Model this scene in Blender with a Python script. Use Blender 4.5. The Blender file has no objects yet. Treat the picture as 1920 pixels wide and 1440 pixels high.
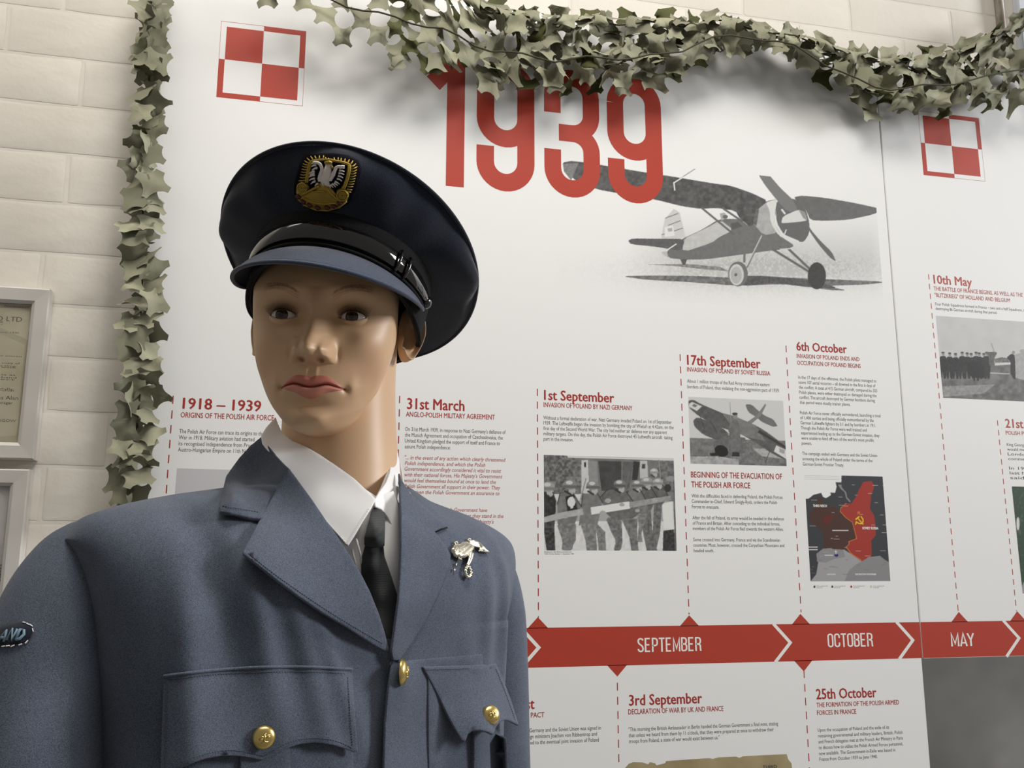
import bpy, bmesh, math, random
import numpy as np
from mathutils import Vector, Matrix
from mathutils.bvhtree import BVHTree
from mathutils.geometry import delaunay_2d_cdt
sc = bpy.context.scene
COL = sc.collection
rnd = random.Random(7)

# ------------------------------------------------------------------ camera
D = 1.4; FPX = 1734.56; YAW, PIT, ROL = 0.224781387, 0.191107289, 0.000946292884; CZ = 1.5
def basis(y, p, r):
    cy, sy, cp, sp, cr, sr = np.cos(y), np.sin(y), np.cos(p), np.sin(p), np.cos(r), np.sin(r)
    fwd = np.array([sy*cp, cy*cp, sp]); right0 = np.array([cy, -sy, 0]); up0 = np.cross(right0, fwd)
    return cr*right0+sr*up0, -sr*right0+cr*up0, fwd
R_, U_, F_ = basis(YAW, PIT, ROL)
CAM = np.array([0, -D, CZ])
cd = bpy.data.cameras.new('camera'); cam = bpy.data.objects.new('camera', cd); COL.objects.link(cam)
cd.sensor_width = 36; cd.lens = 36*FPX/1920; cd.clip_start = 0.02
mw = Matrix([[R_[0], U_[0], -F_[0], 0], [R_[1], U_[1], -F_[1], -D], [R_[2], U_[2], -F_[2], CZ], [0, 0, 0, 1]])
cam.matrix_world = mw
sc.camera = cam

# ------------------------------------------------------------------ world, lights, exposure
sc.view_settings.view_transform = 'Standard'; sc.view_settings.look = 'None'
sc.view_settings.gamma = 1; sc.view_settings.use_curve_mapping = False
sc.view_settings.exposure = 0.03
w = bpy.data.worlds.new('world'); sc.world = w; w.use_nodes = True
bg = w.node_tree.nodes['Background']; bg.inputs[0].default_value = (1.0, 0.95, 0.88, 1); bg.inputs[1].default_value = 0.20
def area(name, loc, target, sx, sy, power, col):
    l = bpy.data.lights.new(name, 'AREA'); l.shape = 'RECTANGLE'; l.size = sx; l.size_y = sy
    l.energy = power; l.color = col
    o = bpy.data.objects.new(name, l); COL.objects.link(o); o.location = loc
    o.rotation_euler = (Vector(target)-Vector(loc)).to_track_quat('-Z', 'Y').to_euler(); return o
area('window_light', (4.7, -1.45, 3.1), (0.1, -0.5, 1.6), 1.1, 1.1, 165, (0.98, 0.985, 1.0))
_wl = area('ceiling_light', (-0.35, -0.62, 3.3), (-.15, 0.12, 1.4), 2.7, 0.3, 7.5, (1.0, 0.94, 0.86)); _wl.data.spread = math.radians(95)
area('overhead_light', (0.35, -1.05, 3.3), (0.25, -0.75, 1.4), 0.9, 0.5, 17, (1.0, 0.96, 0.9))

# ------------------------------------------------------------------ helpers
def ray(px, py): return (px-960)/FPX*R_-(py-720)/FPX*U_+F_
def at(px, py, d): return CAM+ray(px, py)*d
def proj(P):
    P = np.asarray(P, float)-CAM; z = P@F_
    return np.stack([960+FPX*(P@R_)/z, 720-FPX*(P@U_)/z, z], -1)
def wall(px, py, y=0.0):
    d = ray(px, py); t = (y+D)/d[1]; p = CAM+d*t; return p[0], p[2]
def wallv(px, py):
    px = np.asarray(px, float); py = np.asarray(py, float)
    d = (px[..., None]-960)/FPX*R_-(py[..., None]-720)/FPX*U_+F_
    p = CAM+d*(D/d[..., 1:2]); return p[..., 0], p[..., 2]
def euler(yaw, pitch, roll):
    Rz = np.array([[np.cos(yaw), -np.sin(yaw), 0], [np.sin(yaw), np.cos(yaw), 0], [0, 0, 1]])
    Rx = np.array([[1, 0, 0], [0, np.cos(pitch), np.sin(pitch)], [0, -np.sin(pitch), np.cos(pitch)]])
    Ry = np.array([[np.cos(roll), 0, np.sin(roll)], [0, 1, 0], [-np.sin(roll), 0, np.cos(roll)]])
    return Rz@Rx@Ry
def srgb(r, g, b):
    f = lambda c: (c/255/12.92) if c/255 <= .04045 else ((c/255+.055)/1.055)**2.4
    return (f(r), f(g), f(b), 1)

def empty(name, loc=(0, 0, 0), label=None, cat=None, group=None, kind=None):
    o = bpy.data.objects.new(name, None); COL.objects.link(o); o.location = loc; o.empty_display_size = .05
    tag(o, label, cat, group, kind); return o
def tag(o, label=None, cat=None, group=None, kind=None):
    if label: o['label'] = label
    if cat: o['category'] = cat
    if group: o['group'] = group
    if kind: o['kind'] = kind
    return o
def link(name, me, parent=None, m=None, smooth=False):
    o = bpy.data.objects.new(name, me); COL.objects.link(o)
    if m is not None:
        if isinstance(m, (list, tuple)):
            for k in m: me.materials.append(k)
        else: me.materials.append(m)
    if smooth: me.shade_smooth()
    if parent is not None:
        o.parent = parent; o.matrix_parent_inverse = Matrix.Translation(-Vector(parent.location))
        # keep world coordinates: parent empties carry translation only
    return o
def pymesh(name, verts, faces, parent=None, m=None, smooth=False):
    me = bpy.data.meshes.new(name); me.from_pydata([tuple(map(float, v)) for v in verts], [], [tuple(int(i) for i in f) for f in faces]); me.update()
    return link(name, me, parent, m, smooth)
def npmesh(name, V, Q, parent=None, m=None, smooth=True):
    V = np.ascontiguousarray(V, np.float32); Q = np.ascontiguousarray(Q, np.int32)
    me = bpy.data.meshes.new(name); me.vertices.add(len(V)); me.vertices.foreach_set('co', V.ravel())
    n = Q.shape[1]; me.loops.add(Q.size); me.loops.foreach_set('vertex_index', Q.ravel())
    me.polygons.add(len(Q)); me.polygons.foreach_set('loop_start', np.arange(0, Q.size, n, dtype=np.int32))
    me.update(calc_edges=True); me.validate()
    return link(name, me, parent, m, smooth)
def gridfaces(nr, nc, closed=False, off=0):
    i = np.arange(nr-1)[:, None]; j = np.arange(nc if closed else nc-1)[None, :]
    j2 = (j+1) % nc
    return (np.stack([i*nc+j+0*i, i*nc+j2+0*i, (i+1)*nc+j2, (i+1)*nc+j], -1).reshape(-1, 4))+off
def boxmesh(name, lo, hi, parent=None, m=None, bevel=0.0, seg=2):
    bm = bmesh.new(); bmesh.ops.create_cube(bm, size=1)
    for v in bm.verts:
        for k in range(3): v.co[k] = lo[k] if v.co[k] < 0 else hi[k]
    if bevel: bmesh.ops.bevel(bm, geom=bm.edges[:], offset=bevel, segments=seg, affect='EDGES', profile=.5)
    me = bpy.data.meshes.new(name); bm.to_mesh(me); bm.free(); return link(name, me, parent, m)
def mod_solid(o, t, off=-1, bev=0):
    s = o.modifiers.new('s', 'SOLIDIFY'); s.thickness = t; s.offset = off
    if bev:
        b = o.modifiers.new('b', 'BEVEL'); b.width = bev; b.segments = 2; b.limit_method = 'ANGLE'; b.angle_limit = .9
def tube(pts, rad, n=8, closed=False, caps=True):
    """verts/faces of a tube swept along pts; rad scalar or list"""
    P = [Vector(p) for p in pts]; N = len(P); V = []; Fc = []
    rads = rad if hasattr(rad, '__len__') else [rad]*N
    up = Vector((0, 0, 1)); prev = None
    for i in range(N):
        a = P[(i-1) % N] if (closed or i > 0) else P[i]; b = P[(i+1) % N] if (closed or i < N-1) else P[i]
        t = (b-a).normalized()
        if prev is None:
            s = t.cross(up)
            if s.length < .1: s = t.cross(Vector((1, 0, 0)))
            s.normalize()
        else: s = (prev-t*prev.dot(t)).normalized()
        prev = s; u = t.cross(s)
        for k in range(n):
            an = 2*math.pi*k/n; V.append(P[i]+(s*math.cos(an)+u*math.sin(an))*rads[i])
    for i in range(N if closed else N-1):
        for k in range(n):
            Fc.append((i*n+k, i*n+(k+1) % n, ((i+1) % N)*n+(k+1) % n, ((i+1) % N)*n+k))
    if caps and not closed:
        Fc.append(tuple(range(n))[::-1]); Fc.append(tuple((N-1)*n+k for k in range(n)))
    return V, Fc
class MB:
    def __init__(s): s.v = []; s.f = []
    def add(s, V, Fc):
        o = len(s.v); s.v += [tuple(map(float, v)) for v in V]; s.f += [tuple(i+o for i in f) for f in Fc]; return s
    def build(s, name, parent=None, m=None, smooth=False): return pymesh(name, s.v, s.f, parent, m, smooth)
def catmull(pts, n, closed=False):
    P = np.array(pts, float); N = len(P); out = []
    seg = N if closed else N-1
    for i in range(seg):
        if closed: p0, p1, p2, p3 = P[(i-1) % N], P[i], P[(i+1) % N], P[(i+2) % N]
        else: p0, p1, p2, p3 = P[max(i-1, 0)], P[i], P[i+1], P[min(i+2, N-1)]
        for k in range(n):
            t = k/n; out.append(.5*((2*p1)+(-p0+p2)*t+(2*p0-5*p1+4*p2-p3)*t*t+(-p0+3*p1-3*p2+p3)*t**3))
    if not closed: out.append(P[-1])
    return np.array(out)
def interp(x, xs, ys): return np.interp(x, xs, ys)
def sinterp(x, xs, ys):
    """smooth (monotone cubic) interpolation"""
    xs = np.array(xs, float); ys = np.array(ys, float); x = np.clip(x, xs[0], xs[-1])
    h = np.diff(xs); dlt = np.diff(ys)/h; m = np.zeros(len(xs)); m[0] = dlt[0]; m[-1] = dlt[-1]
    for i in range(1, len(xs)-1):
        m[i] = 0 if dlt[i-1]*dlt[i] <= 0 else 3*(h[i-1]+h[i])/((2*h[i]+h[i-1])/dlt[i-1]+(h[i]+2*h[i-1])/dlt[i])
    i = np.clip(np.searchsorted(xs, x)-1, 0, len(h)-1); t = (x-xs[i])/h[i]
    return (ys[i]*(1+2*t)*(1-t)**2+h[i]*m[i]*t*(1-t)**2+ys[i+1]*t*t*(3-2*t)+h[i]*m[i+1]*t*t*(t-1))
def inpoly(X, Y, poly):
    poly = np.array(poly, float); ins = np.zeros(X.shape, bool); n = len(poly)
    for i in range(n):
        x1, y1 = poly[i]; x2, y2 = poly[(i+1) % n]
        if y1 == y2: continue
        c = ((y1 > Y) != (y2 > Y)) & (X < (x2-x1)*(Y-y1)/(y2-y1)+x1)
        ins ^= c
    return ins
_ng = np.random.RandomState(3)
def vnoise(X, Y, s, seed=0):
    """smooth value noise 0..1 on arrays"""
    g = np.random.RandomState(seed).rand(64, 64); x = X/s; y = Y/s
    xi = np.floor(x).astype(int); yi = np.floor(y).astype(int); fx = x-xi; fy = y-yi
    fx = fx*fx*(3-2*fx); fy = fy*fy*(3-2*fy)
    a = g[xi % 64, yi % 64]; b = g[(xi+1) % 64, yi % 64]; c = g[xi % 64, (yi+1) % 64]; d = g[(xi+1) % 64, (yi+1) % 64]
    return (a*(1-fx)+b*fx)*(1-fy)+(c*(1-fx)+d*fx)*fy

# ------------------------------------------------------------------ materials
def mat(name, col=(.8, .8, .8, 1), rough=.5, metal=0, spec=.5, **kw):
    m = bpy.data.materials.new(name); m.use_nodes = True; b = m.node_tree.nodes['Principled BSDF']
    b.inputs['Base Color'].default_value = col; b.inputs['Roughness'].default_value = rough
    b.inputs['Metallic'].default_value = metal; b.inputs['Specular IOR Level'].default_value = spec
    for k, v in kw.items(): b.inputs[k].default_value = v
    return m
def nn(m, t, **kw):
    n = m.node_tree.nodes.new(t)
    for k, v in kw.items(): setattr(n, k, v)
    return n
def lk(m, a, b): m.node_tree.links.new(a, b)
def bsdf(m): return m.node_tree.nodes['Principled BSDF']
def noise_col(m, c1, c2, scale, detail=4, lo=.35, hi=.65, coord='Object', stretch=None, dist=0):
    tc = nn(m, 'ShaderNodeTexCoord'); no = nn(m, 'ShaderNodeTexNoise'); no.inputs['Scale'].default_value = scale
    no.inputs['Detail'].default_value = detail; no.inputs['Distortion'].default_value = dist
    if stretch:
        mp = nn(m, 'ShaderNodeMapping'); mp.inputs['Scale'].default_value = stretch
        lk(m, tc.outputs[coord], mp.inputs[0]); lk(m, mp.outputs[0], no.inputs['Vector'])
    else: lk(m, tc.outputs[coord], no.inputs['Vector'])
    rp = nn(m, 'ShaderNodeValToRGB'); rp.color_ramp.elements[0].position = lo; rp.color_ramp.elements[1].position = hi
    rp.color_ramp.elements[0].color = c1; rp.color_ramp.elements[1].color = c2
    lk(m, no.outputs['Fac'], rp.inputs[0]); lk(m, rp.outputs[0], bsdf(m).inputs['Base Color'])
    return rp, no
def add_bump(m, scale, strength, dist=.001, detail=3, stretch=None, prev=None):
    tc = nn(m, 'ShaderNodeTexCoord'); no = nn(m, 'ShaderNodeTexNoise'); no.inputs['Scale'].default_value = scale; no.inputs['Detail'].default_value = detail
    if stretch:
        mp = nn(m, 'ShaderNodeMapping'); mp.inputs['Scale'].default_value = stretch
        lk(m, tc.outputs['Object'], mp.inputs[0]); lk(m, mp.outputs[0], no.inputs['Vector'])
    else: lk(m, tc.outputs['Object'], no.inputs['Vector'])
    bp = nn(m, 'ShaderNodeBump'); bp.inputs['Strength'].default_value = strength; bp.inputs['Distance'].default_value = dist
    lk(m, no.outputs['Fac'], bp.inputs['Height'])
    if prev: lk(m, prev.outputs[0], bp.inputs['Normal'])
    lk(m, bp.outputs[0], bsdf(m).inputs['Normal']); return bp

M_brick = mat('painted_brick', rough=.62, spec=.3)
noise_col(M_brick, (.70, .66, .59, 1), (.74, .70, .63, 1), 5, 5)
_b = add_bump(M_brick, 9, .4, .010, 5); add_bump(M_brick, 160, .15, .0008, 3, prev=_b)
PW = (.81, .815, .81)
M_panel = mat('panel_white', (*PW, 1), rough=.5, spec=.28)
M_edge = mat('panel_edge', (.6, .59, .57, 1), rough=.6)
RED = (.42, .043, .023, 1)
M_red = mat('print_red', RED, rough=.5, spec=.4)
M_dred = mat('print_dark_red', (.36, .035, .03, 1), rough=.33)
M_sred = mat('print_soft_red', (.42, .08, .07, 1), rough=.35)
M_ink = mat('print_ink', (.055, .055, .055, 1), rough=.35)
M_lgrey = mat('print_light_grey', (.55, .55, .57, 1), rough=.35)
M_wht = mat('print_white', (.84, .83, .8, 1), rough=.33)
# print material: panel white multiplied by an ink colour stored per vertex
M_print = mat('print_photo', rough=.5, spec=.28)
_a = nn(M_print, 'ShaderNodeAttribute', attribute_name='ink'); _mx = nn(M_print, 'ShaderNodeMix', data_type='RGBA', blend_type='MULTIPLY')
_mx.inputs[0].default_value = 1; _mx.inputs[6].default_value = (*PW, 1); lk(M_print, _a.outputs['Color'], _mx.inputs[7]); lk(M_print, _mx.outputs[2], bsdf(M_print).inputs['Base Color'])
M_frame = mat('frame_white', (.6, .58, .54, 1), rough=.45); add_bump(M_frame, 60, .2, .001)
M_mount = mat('mount', (.62, .6, .57, 1), rough=.5)
M_letter = mat('old_paper', rough=.6); noise_col(M_letter, (.52, .47, .32, 1), (.62, .57, .42, 1), 12)
M_glass = mat('picture_glass', (1, 1, 1, 1), rough=.03, **{'Transmission Weight': 1.0, 'IOR': 1.1})
M_floor = mat('floor_vinyl', rough=.5); noise_col(M_floor, (.2, .19, .18, 1), (.26, .25, .23, 1), 6)
# ------------------------------------------------------------------ setting: wall, bricks, floor
PT = 0.022          # how far the panel front stands off the brick faces
YB = PT             # brick face plane
wl = boxmesh('wall_back', (-2.4, YB+.0007, 0), (2.75, YB+.2, 3.3), m=M_brick); tag(wl, kind='structure')
fl = boxmesh('floor', (-2.4, -3.2, -.05), (3.2, YB+.2, 0), m=M_floor); tag(fl, kind='structure')
# window reveal at the right end of the wall
def brick_mesh(L, H, seed):
    r = random.Random(seed); bm = bmesh.new(); nx, nz = 4, 2
    # rounded low-relief slab
    xs = [0, .004, .3*L, .7*L, L-.004, L]; zs = [0, .004, H/2, H-.004, H]
    ed = {0: .0022, 1: 0.0006}
    vv = {}
    for i, x in enumerate(xs):
        for j, z in enumerate(zs):
            e = (i in (0, len(xs)-1)) or (j in (0, len(zs)-1))
            vv[i, j] = bm.verts.new((x+r.uniform(-.0012, .0012)*e, (.0004 if e else -.0002+r.uniform(-.0003, .0003)), z+r.uniform(-.001, .001)*e))
    for i in range(len(xs)-1):
        for j in range(len(zs)-1): bm.faces.new((vv[i, j], vv[i+1, j], vv[i+1, j+1], vv[i, j+1]))
    me = bpy.data.meshes.new('brick'); bm.to_mesh(me); bm.free(); me.materials.append(M_brick); me.shade_smooth(); return me
BL, BH = .2165, .0735; PX, PZ = .2235, .0785
bricks = [brick_mesh(BL, BH, s) for s in range(5)]; halves = [brick_mesh(.1035, BH, 10+s) for s in range(3)]
k = 0
for row in range(12, 41):
    z = row*PZ-.012
    if z < 1.15 or z > 2.75: continue
    x = -1.02-(PX/2)*(row % 2)-(.03 if row % 3 == 0 else 0)
    while x < 1.95:
        head = (row % 4 == 2)
        L = .1035 if head else BL
        vis = (x < -.22) or z > 2.12+.05*0
        if vis and x+L < 2.0 and k < 290 and (x > -.62 or z < 2.5):
            o = bpy.data.objects.new('brick', rnd.choice(halves if head else bricks)); COL.objects.link(o)
            o.location = (x, YB-.0004*0, z); o.parent = wl; k += 1
        x += L+.0070
print('bricks', k)
# pipe and trunking running up the wall above the right-hand panel
M_pipe = mat('stained_pipe', rough=.5); noise_col(M_pipe, (.2, .15, .1, 1), (.5, .47, .42, 1), 30, lo=.42, hi=.55, stretch=(1, 1, .25))
M_wf = mat('trunking_daylight_white', (.62, .66, .72, 1), rough=.35)  # white trunking; the bluish daylight on it is put into the base colour
xa = wall(1868, 20, YB)[0]; xb_ = wall(1908, 20, YB)[0]
V, Fc = tube([(xa, YB-.009, 2.3), (xa, YB-.009, 3.3)], .0085, 14); pipe = pymesh('wall_pipe', V, Fc, None, M_pipe, True); tag(pipe, 'thin stained brown pipe running up the wall above the right panel', 'pipe')
tr = boxmesh('cable_trunking', (xb_-.012, YB-.016, 2.3), (xb_+.03, YB, 3.3), None, M_wf, .003); tag(tr, 'white cable trunking with bluish daylight put into its colour, top right corner above the netting', 'trunking')

# ------------------------------------------------------------------ printed panels
def wx(px, py): return wall(px, py)[0]
def wz(px, py): return wall(px, py)[1]
XL = wx(298, 180); XS = (wx(1650, 220)+wx(1726, 1200))/2; ZT = wz(1420, 79); ZB = .45; XR = XS+(XS-XL)
def make_panel(x0, x1, label):
    e = empty('display_panel', ((x0+x1)/2, .006, ZB), label, 'display panel', 'printed history panels')
    boxmesh('board', (x0, 0, ZB), (x1, .010, ZT), e, M_panel, .0012, 1)
    for bx in (x0+.12, x1-.14): boxmesh('batten', (bx, .0101, ZB+.06), (bx+.03, YB-.0012, ZT-.06), e, M_edge)
    return e
p1 = make_panel(XL, XS-.0008, 'white printed timeline panel headed 1939 with a large monoplane photograph')
p2 = make_panel(XS+.0008, XR, 'white printed timeline panel at the right beginning with 10th May')
LAY = [0]
def yl(): return -.00012
def flat(name, pts, parent, m, y=-.00006):
    """flat print: polygon of (X,Z) on the panel"""
    bm = bmesh.new(); vs = [bm.verts.new((x, y, z)) for x, z in pts]; f = bm.faces.new(vs)
    if f.normal.y > 0 or (f.calc_center_median() and False): pass
    f.normal_update()
    if f.normal.y > 0: f.normal_flip()
    bmesh.ops.triangulate(bm, faces=bm.faces[:]); me = bpy.data.meshes.new(name); bm.to_mesh(me); bm.free(); return link(name, me, parent, m)
def wp(*pp): return [wall(*p) for p in pp]
def ribbon(pts, wd, closed=False, cap=False):
    P = [np.array(pts[0], float)]
    for p in pts[1:]:
        if np.hypot(*(np.array(p, float)-P[-1])) > 1e-6: P.append(np.array(p, float))
    P = np.array(P); n = len(P); V = []
    for i in range(n):
        a = P[i-1] if (i > 0 or closed) else P[i]; b = P[(i+1) % n] if (i < n-1 or closed) else P[i]
        t1 = P[i]-a; t2 = b-P[i]
        if np.linalg.norm(t1) < 1e-9: t1 = t2
        if np.linalg.norm(t2) < 1e-9: t2 = t1
        t1 = t1/np.linalg.norm(t1); t2 = t2/np.linalg.norm(t2); t = t1+t2; t /= np.linalg.norm(t)
        nrm = np.array([-t[1], t[0]]); c = max(.4, abs(nrm@np.array([-t1[1], t1[0]])))
        V += [P[i]+nrm*wd/2/c, P[i]-nrm*wd/2/c]
    Fc = [(2*i, 2*i+1, (2*i+3) % (2*n), (2*i+2) % (2*n)) for i in range(n if closed else n-1)]
    return V, Fc
def arc(cx, cy, rx, ry, a0, a1, n=18): return [(cx+rx*math.cos(math.radians(a0+(a1-a0)*i/n)), cy+ry*math.sin(math.radians(a0+(a1-a0)*i/n))) for i in range(n+1)]
def glyph_strokes(name, strokes, wd, x0, z0, sx, sz, parent, m, y=-.00012):
    V = []; Fc = []
    for k_, s in enumerate(strokes):
        v, f = ribbon(s, wd); o = len(V); V += [(x0+p[0]*sx, y-.000004*k_, z0+p[1]*sz) for p in v]; Fc += [tuple(i+o for i in q) for q in f]
    # make all faces point to -Y
    out = []
    for q in Fc:
        a, b, c = [np.array(V[i]) for i in q[:3]]
        out.append(q if np.cross(b-a, c-a)[1] < 0 else q[::-1])
    return pymesh(name, V, out, parent, m)
_capcache = {}
def text_verts(s, bold=0., italic=0.):
    cu = bpy.data.curves.new('t', 'FONT'); cu.body = s; cu.size = 1; cu.resolution_u = 2; cu.shear = italic
    cu.fill_mode = 'FRONT'; o = bpy.data.objects.new('t', cu); me = o.to_mesh()
    n = len(me.vertices); co = np.zeros(n*3, np.float32); me.vertices.foreach_get('co', co); co = co.reshape(-1, 3)
    fs = [tuple(p.vertices) for p in me.polygons]; o.to_mesh_clear(); bpy.data.objects.remove(o); bpy.data.curves.remove(cu)
    if bold:
        n = len(co); parts = [co]; F2 = list(fs)
        for k_, (dx, dy) in enumerate(((-bold, 0), (bold, 0), (0, bold*.6), (0, -bold*.6))):
            c2 = co.copy(); c2[:, 0] += dx; c2[:, 1] += dy; c2[:, 2] -= .000003*(k_+1); parts.append(c2); F2 += [tuple(i+n*(k_+1) for i in f) for f in fs]
        co = np.concatenate(parts); fs = F2
    return co, fs
CAPH = float(text_verts('H')[0][:, 1].max())
def zline(pxl, pyl):
    return wall(pxl, pyl)
def x_on(pxr, z, py0):
    y = py0
    for _ in range(6):
        X = wall(pxr, y)[0]; y = proj([X, 0, z])[1]
    return X
def text_block(name, lines, parent, m, bold=0., italic=0., y=-.0001, label=None):
    """lines: (string, x_left_world, x_right_world, z_base, cap_height_world)"""
    V = []; Fc = []
    for s, xa, xb, z, ch in lines:
        co, fs = text_verts(s, bold, italic)
        if not len(co): continue
        a, b = co[:, 0].min(), co[:, 0].max(); k = (xb-xa)/(b-a); kz = ch/CAPH; o = len(V)
        V += [(xa+(p[0]-a)*k, y+p[2], z+p[1]*kz) for p in co]; Fc += [tuple(i+o for i in f) for f in fs]
    ob = pymesh(name, V, Fc, parent, m)
    if len(ob.data.polygons) and sum(p.normal.y for p in ob.data.polygons) > 0: ob.data.flip_normals()
    if label: ob['label'] = label
    return ob
def heading(name, s, xl, yb, xr, cap, parent, m=None, bold=.012, **kw):
    X, Z = wall(xl, yb); Xr = x_on(xr, Z, yb); ch = wall(xl, yb-cap)[1]-Z
    return text_block(name, [(s, X, Xr, Z, ch)], parent, m or M_dred, bold*2, **kw)
def para(name, rows, xl, y0, y1, cap, parent, m=None, bold=.0, italic=0.):
    """rows: (string, right px); first baseline y0, last baseline y1 (at the left margin)"""
    X, Z0 = wall(xl, y0); n = len(rows); Z1 = wall(xl, y1)[1]; ch = wall(xl, y0-cap)[1]-Z0; L = []
    for i, (s, xr) in enumerate(rows):
        if s is None: continue
        z = Z0+(Z1-Z0)*i/max(1, n-1); L.append((s, X, x_on(xr, z, y0), z, ch))
    return text_block(name, L, parent, m or M_ink, bold, italic)

# red and white checker squares
def checker(S, parent):
    X0, Z1 = wall(*S[0]); X1 = wall(*S[1])[0]; Z0 = wall(*S[3])[1]; w_ = X1-X0; h_ = Z1-Z0
    f = lambda u, v: (X0+u*w_, Z0+v*h_)
    q = lambda u0, v0, u1, v1: [f(u0, v0), f(u1, v0), f(u1, v1), f(u0, v1)]
    V = []; Fc = []
    b = .068
    for r in (q(b, .5, .5, 1-b), q(.5, b, 1-b, .5), q(.5, 1-b, 1, 1), q(1-b, .5, 1, 1-b), q(0, 0, .5, b), q(0, b, b, .5),
              q(0, .995, .5, 1), q(0, .5, .004, 1), q(.5, 0, 1, .005), q(.996, 0, 1, .5)):
        o = len(V); V += [(x, -.00006, z) for x, z in r]; Fc.append((o, o+1, o+2, o+3))
    pymesh('checker_emblem', V, Fc, parent, M_red)
checker([(415, 39), (574, 62.5), (567, 201), (405.5, 182)], p1)
checker([(1721, 207.5), (1835, 219), (1846.5, 338), (1730, 328)], p2)

# 1939
zb = wz(853, 350); cap = wz(1242, 175)*0+(wz(893+70, 117)-wz(893+70, 358.5)); sw = .132
def nine(): return [arc(.22, .78, .155, .155, 180, 0)+[(.375, .22)]+arc(.22, .22, .155, .155, 0, -180)+[(.065, .335)],
                    [(.065, .78)]+arc(.22, .555, .155, .155, 180, 360)]
def three(): return [[(.065, .646), (.065, .78)]+arc(.22, .78, .155, .155, 180, 0)+arc(.225, .64, .15, .145, 0, -90, 10)+[(.115, .495)],
                     [(.115, .495), (.225, .495)]+arc(.225, .35, .15, .145, 90, 0, 10)+[(.375, .22)]+arc(.22, .22, .155, .155, 0, -180)+[(.065, .36)]]
def dig(st, x0p, x1p, yb):
    z = zb; X0 = x_on(x0p, z+.05, yb-60); X1 = x_on(x1p, z+.05, yb-60)
    sx = (X1-X0)/.44
    glyph_strokes('printed_digit', st, sw, X0, z, sx, cap, p1, M_red)
dig(nine(), 893.5, 1002, 350); dig(three(), 1021, 1125, 360); dig(nine(), 1140.5, 1243, 370)
X0 = x_on(836.5, zb+.05, 300); X1 = x_on(870.3, zb+.05, 300); sx = (X1-X0)
flat('printed_digit', [(X0, zb), (X1, zb), (X1, zb+cap), (X0+.08*sx, zb+cap), (X0-1.16*sx, zb+.815*cap), (X0-.42*sx, zb+.72*cap), (X0, zb+.785*cap)], p1, M_red, -.00012)

# timeline
zt = wz(1028, 1176.8); zbt = wz(1176, 1247.5)
flat('timeline_band', [(XL+.02, zbt), (XS-.0008, zbt), (XS-.0008, zt), (XL+.02, zt)], p1, M_red)
flat('timeline_band', [(XS+.0008, zbt), (XR, zbt), (XR, zt), (XS+.0008, zt)], p2, M_red)
hw = (wx(1028, 1176)-wx(1008.5, 1176)); zu = wz(1008.5, 1157); zd = wz(1157.5, 1268.5)
def tri(px, py, up, par):
    X = wx(px, py)
    if up: flat('timeline_pointer', [(X-hw, zt-.001), (X+hw, zt-.001), (X, zu)], par, M_red)
    else: flat('timeline_pointer', [(X-hw, zbt+.001), (X+hw, zbt+.001), (X, zd)], par, M_red)
for px, py in ((1008.5, 1157), (1292, 1152), (1500.5, 1148), (747, 1160)): tri(px, py, 1, p1)
for px, py in ((1797.5, 1145.5), (1907, 1145.5)): tri(px, py, 1, p2)
for px, py in ((1157.5, 1268), (1507, 1255)): tri(px, py, 0, p1)
def chev(px, par):
    X = wx(px, 1200); zm = (zt+zbt)/2; h = (zt-zbt)/2; wd = .0052
    V, Fc = ribbon([(X-h*.98, zt+.001), (X, zm), (X-h*.98, zbt-.001)], wd)
    pymesh('timeline_chevron', [(a, -.00012, b) for a, b in V], [q[::-1] for q in Fc], par, M_wht)
for px in (1010, 1481.5): chev(px, p1)
chev(1711.5, p1 if wx(1711.5, 1200) < XS else p2); chev(1911, p2)
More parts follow.
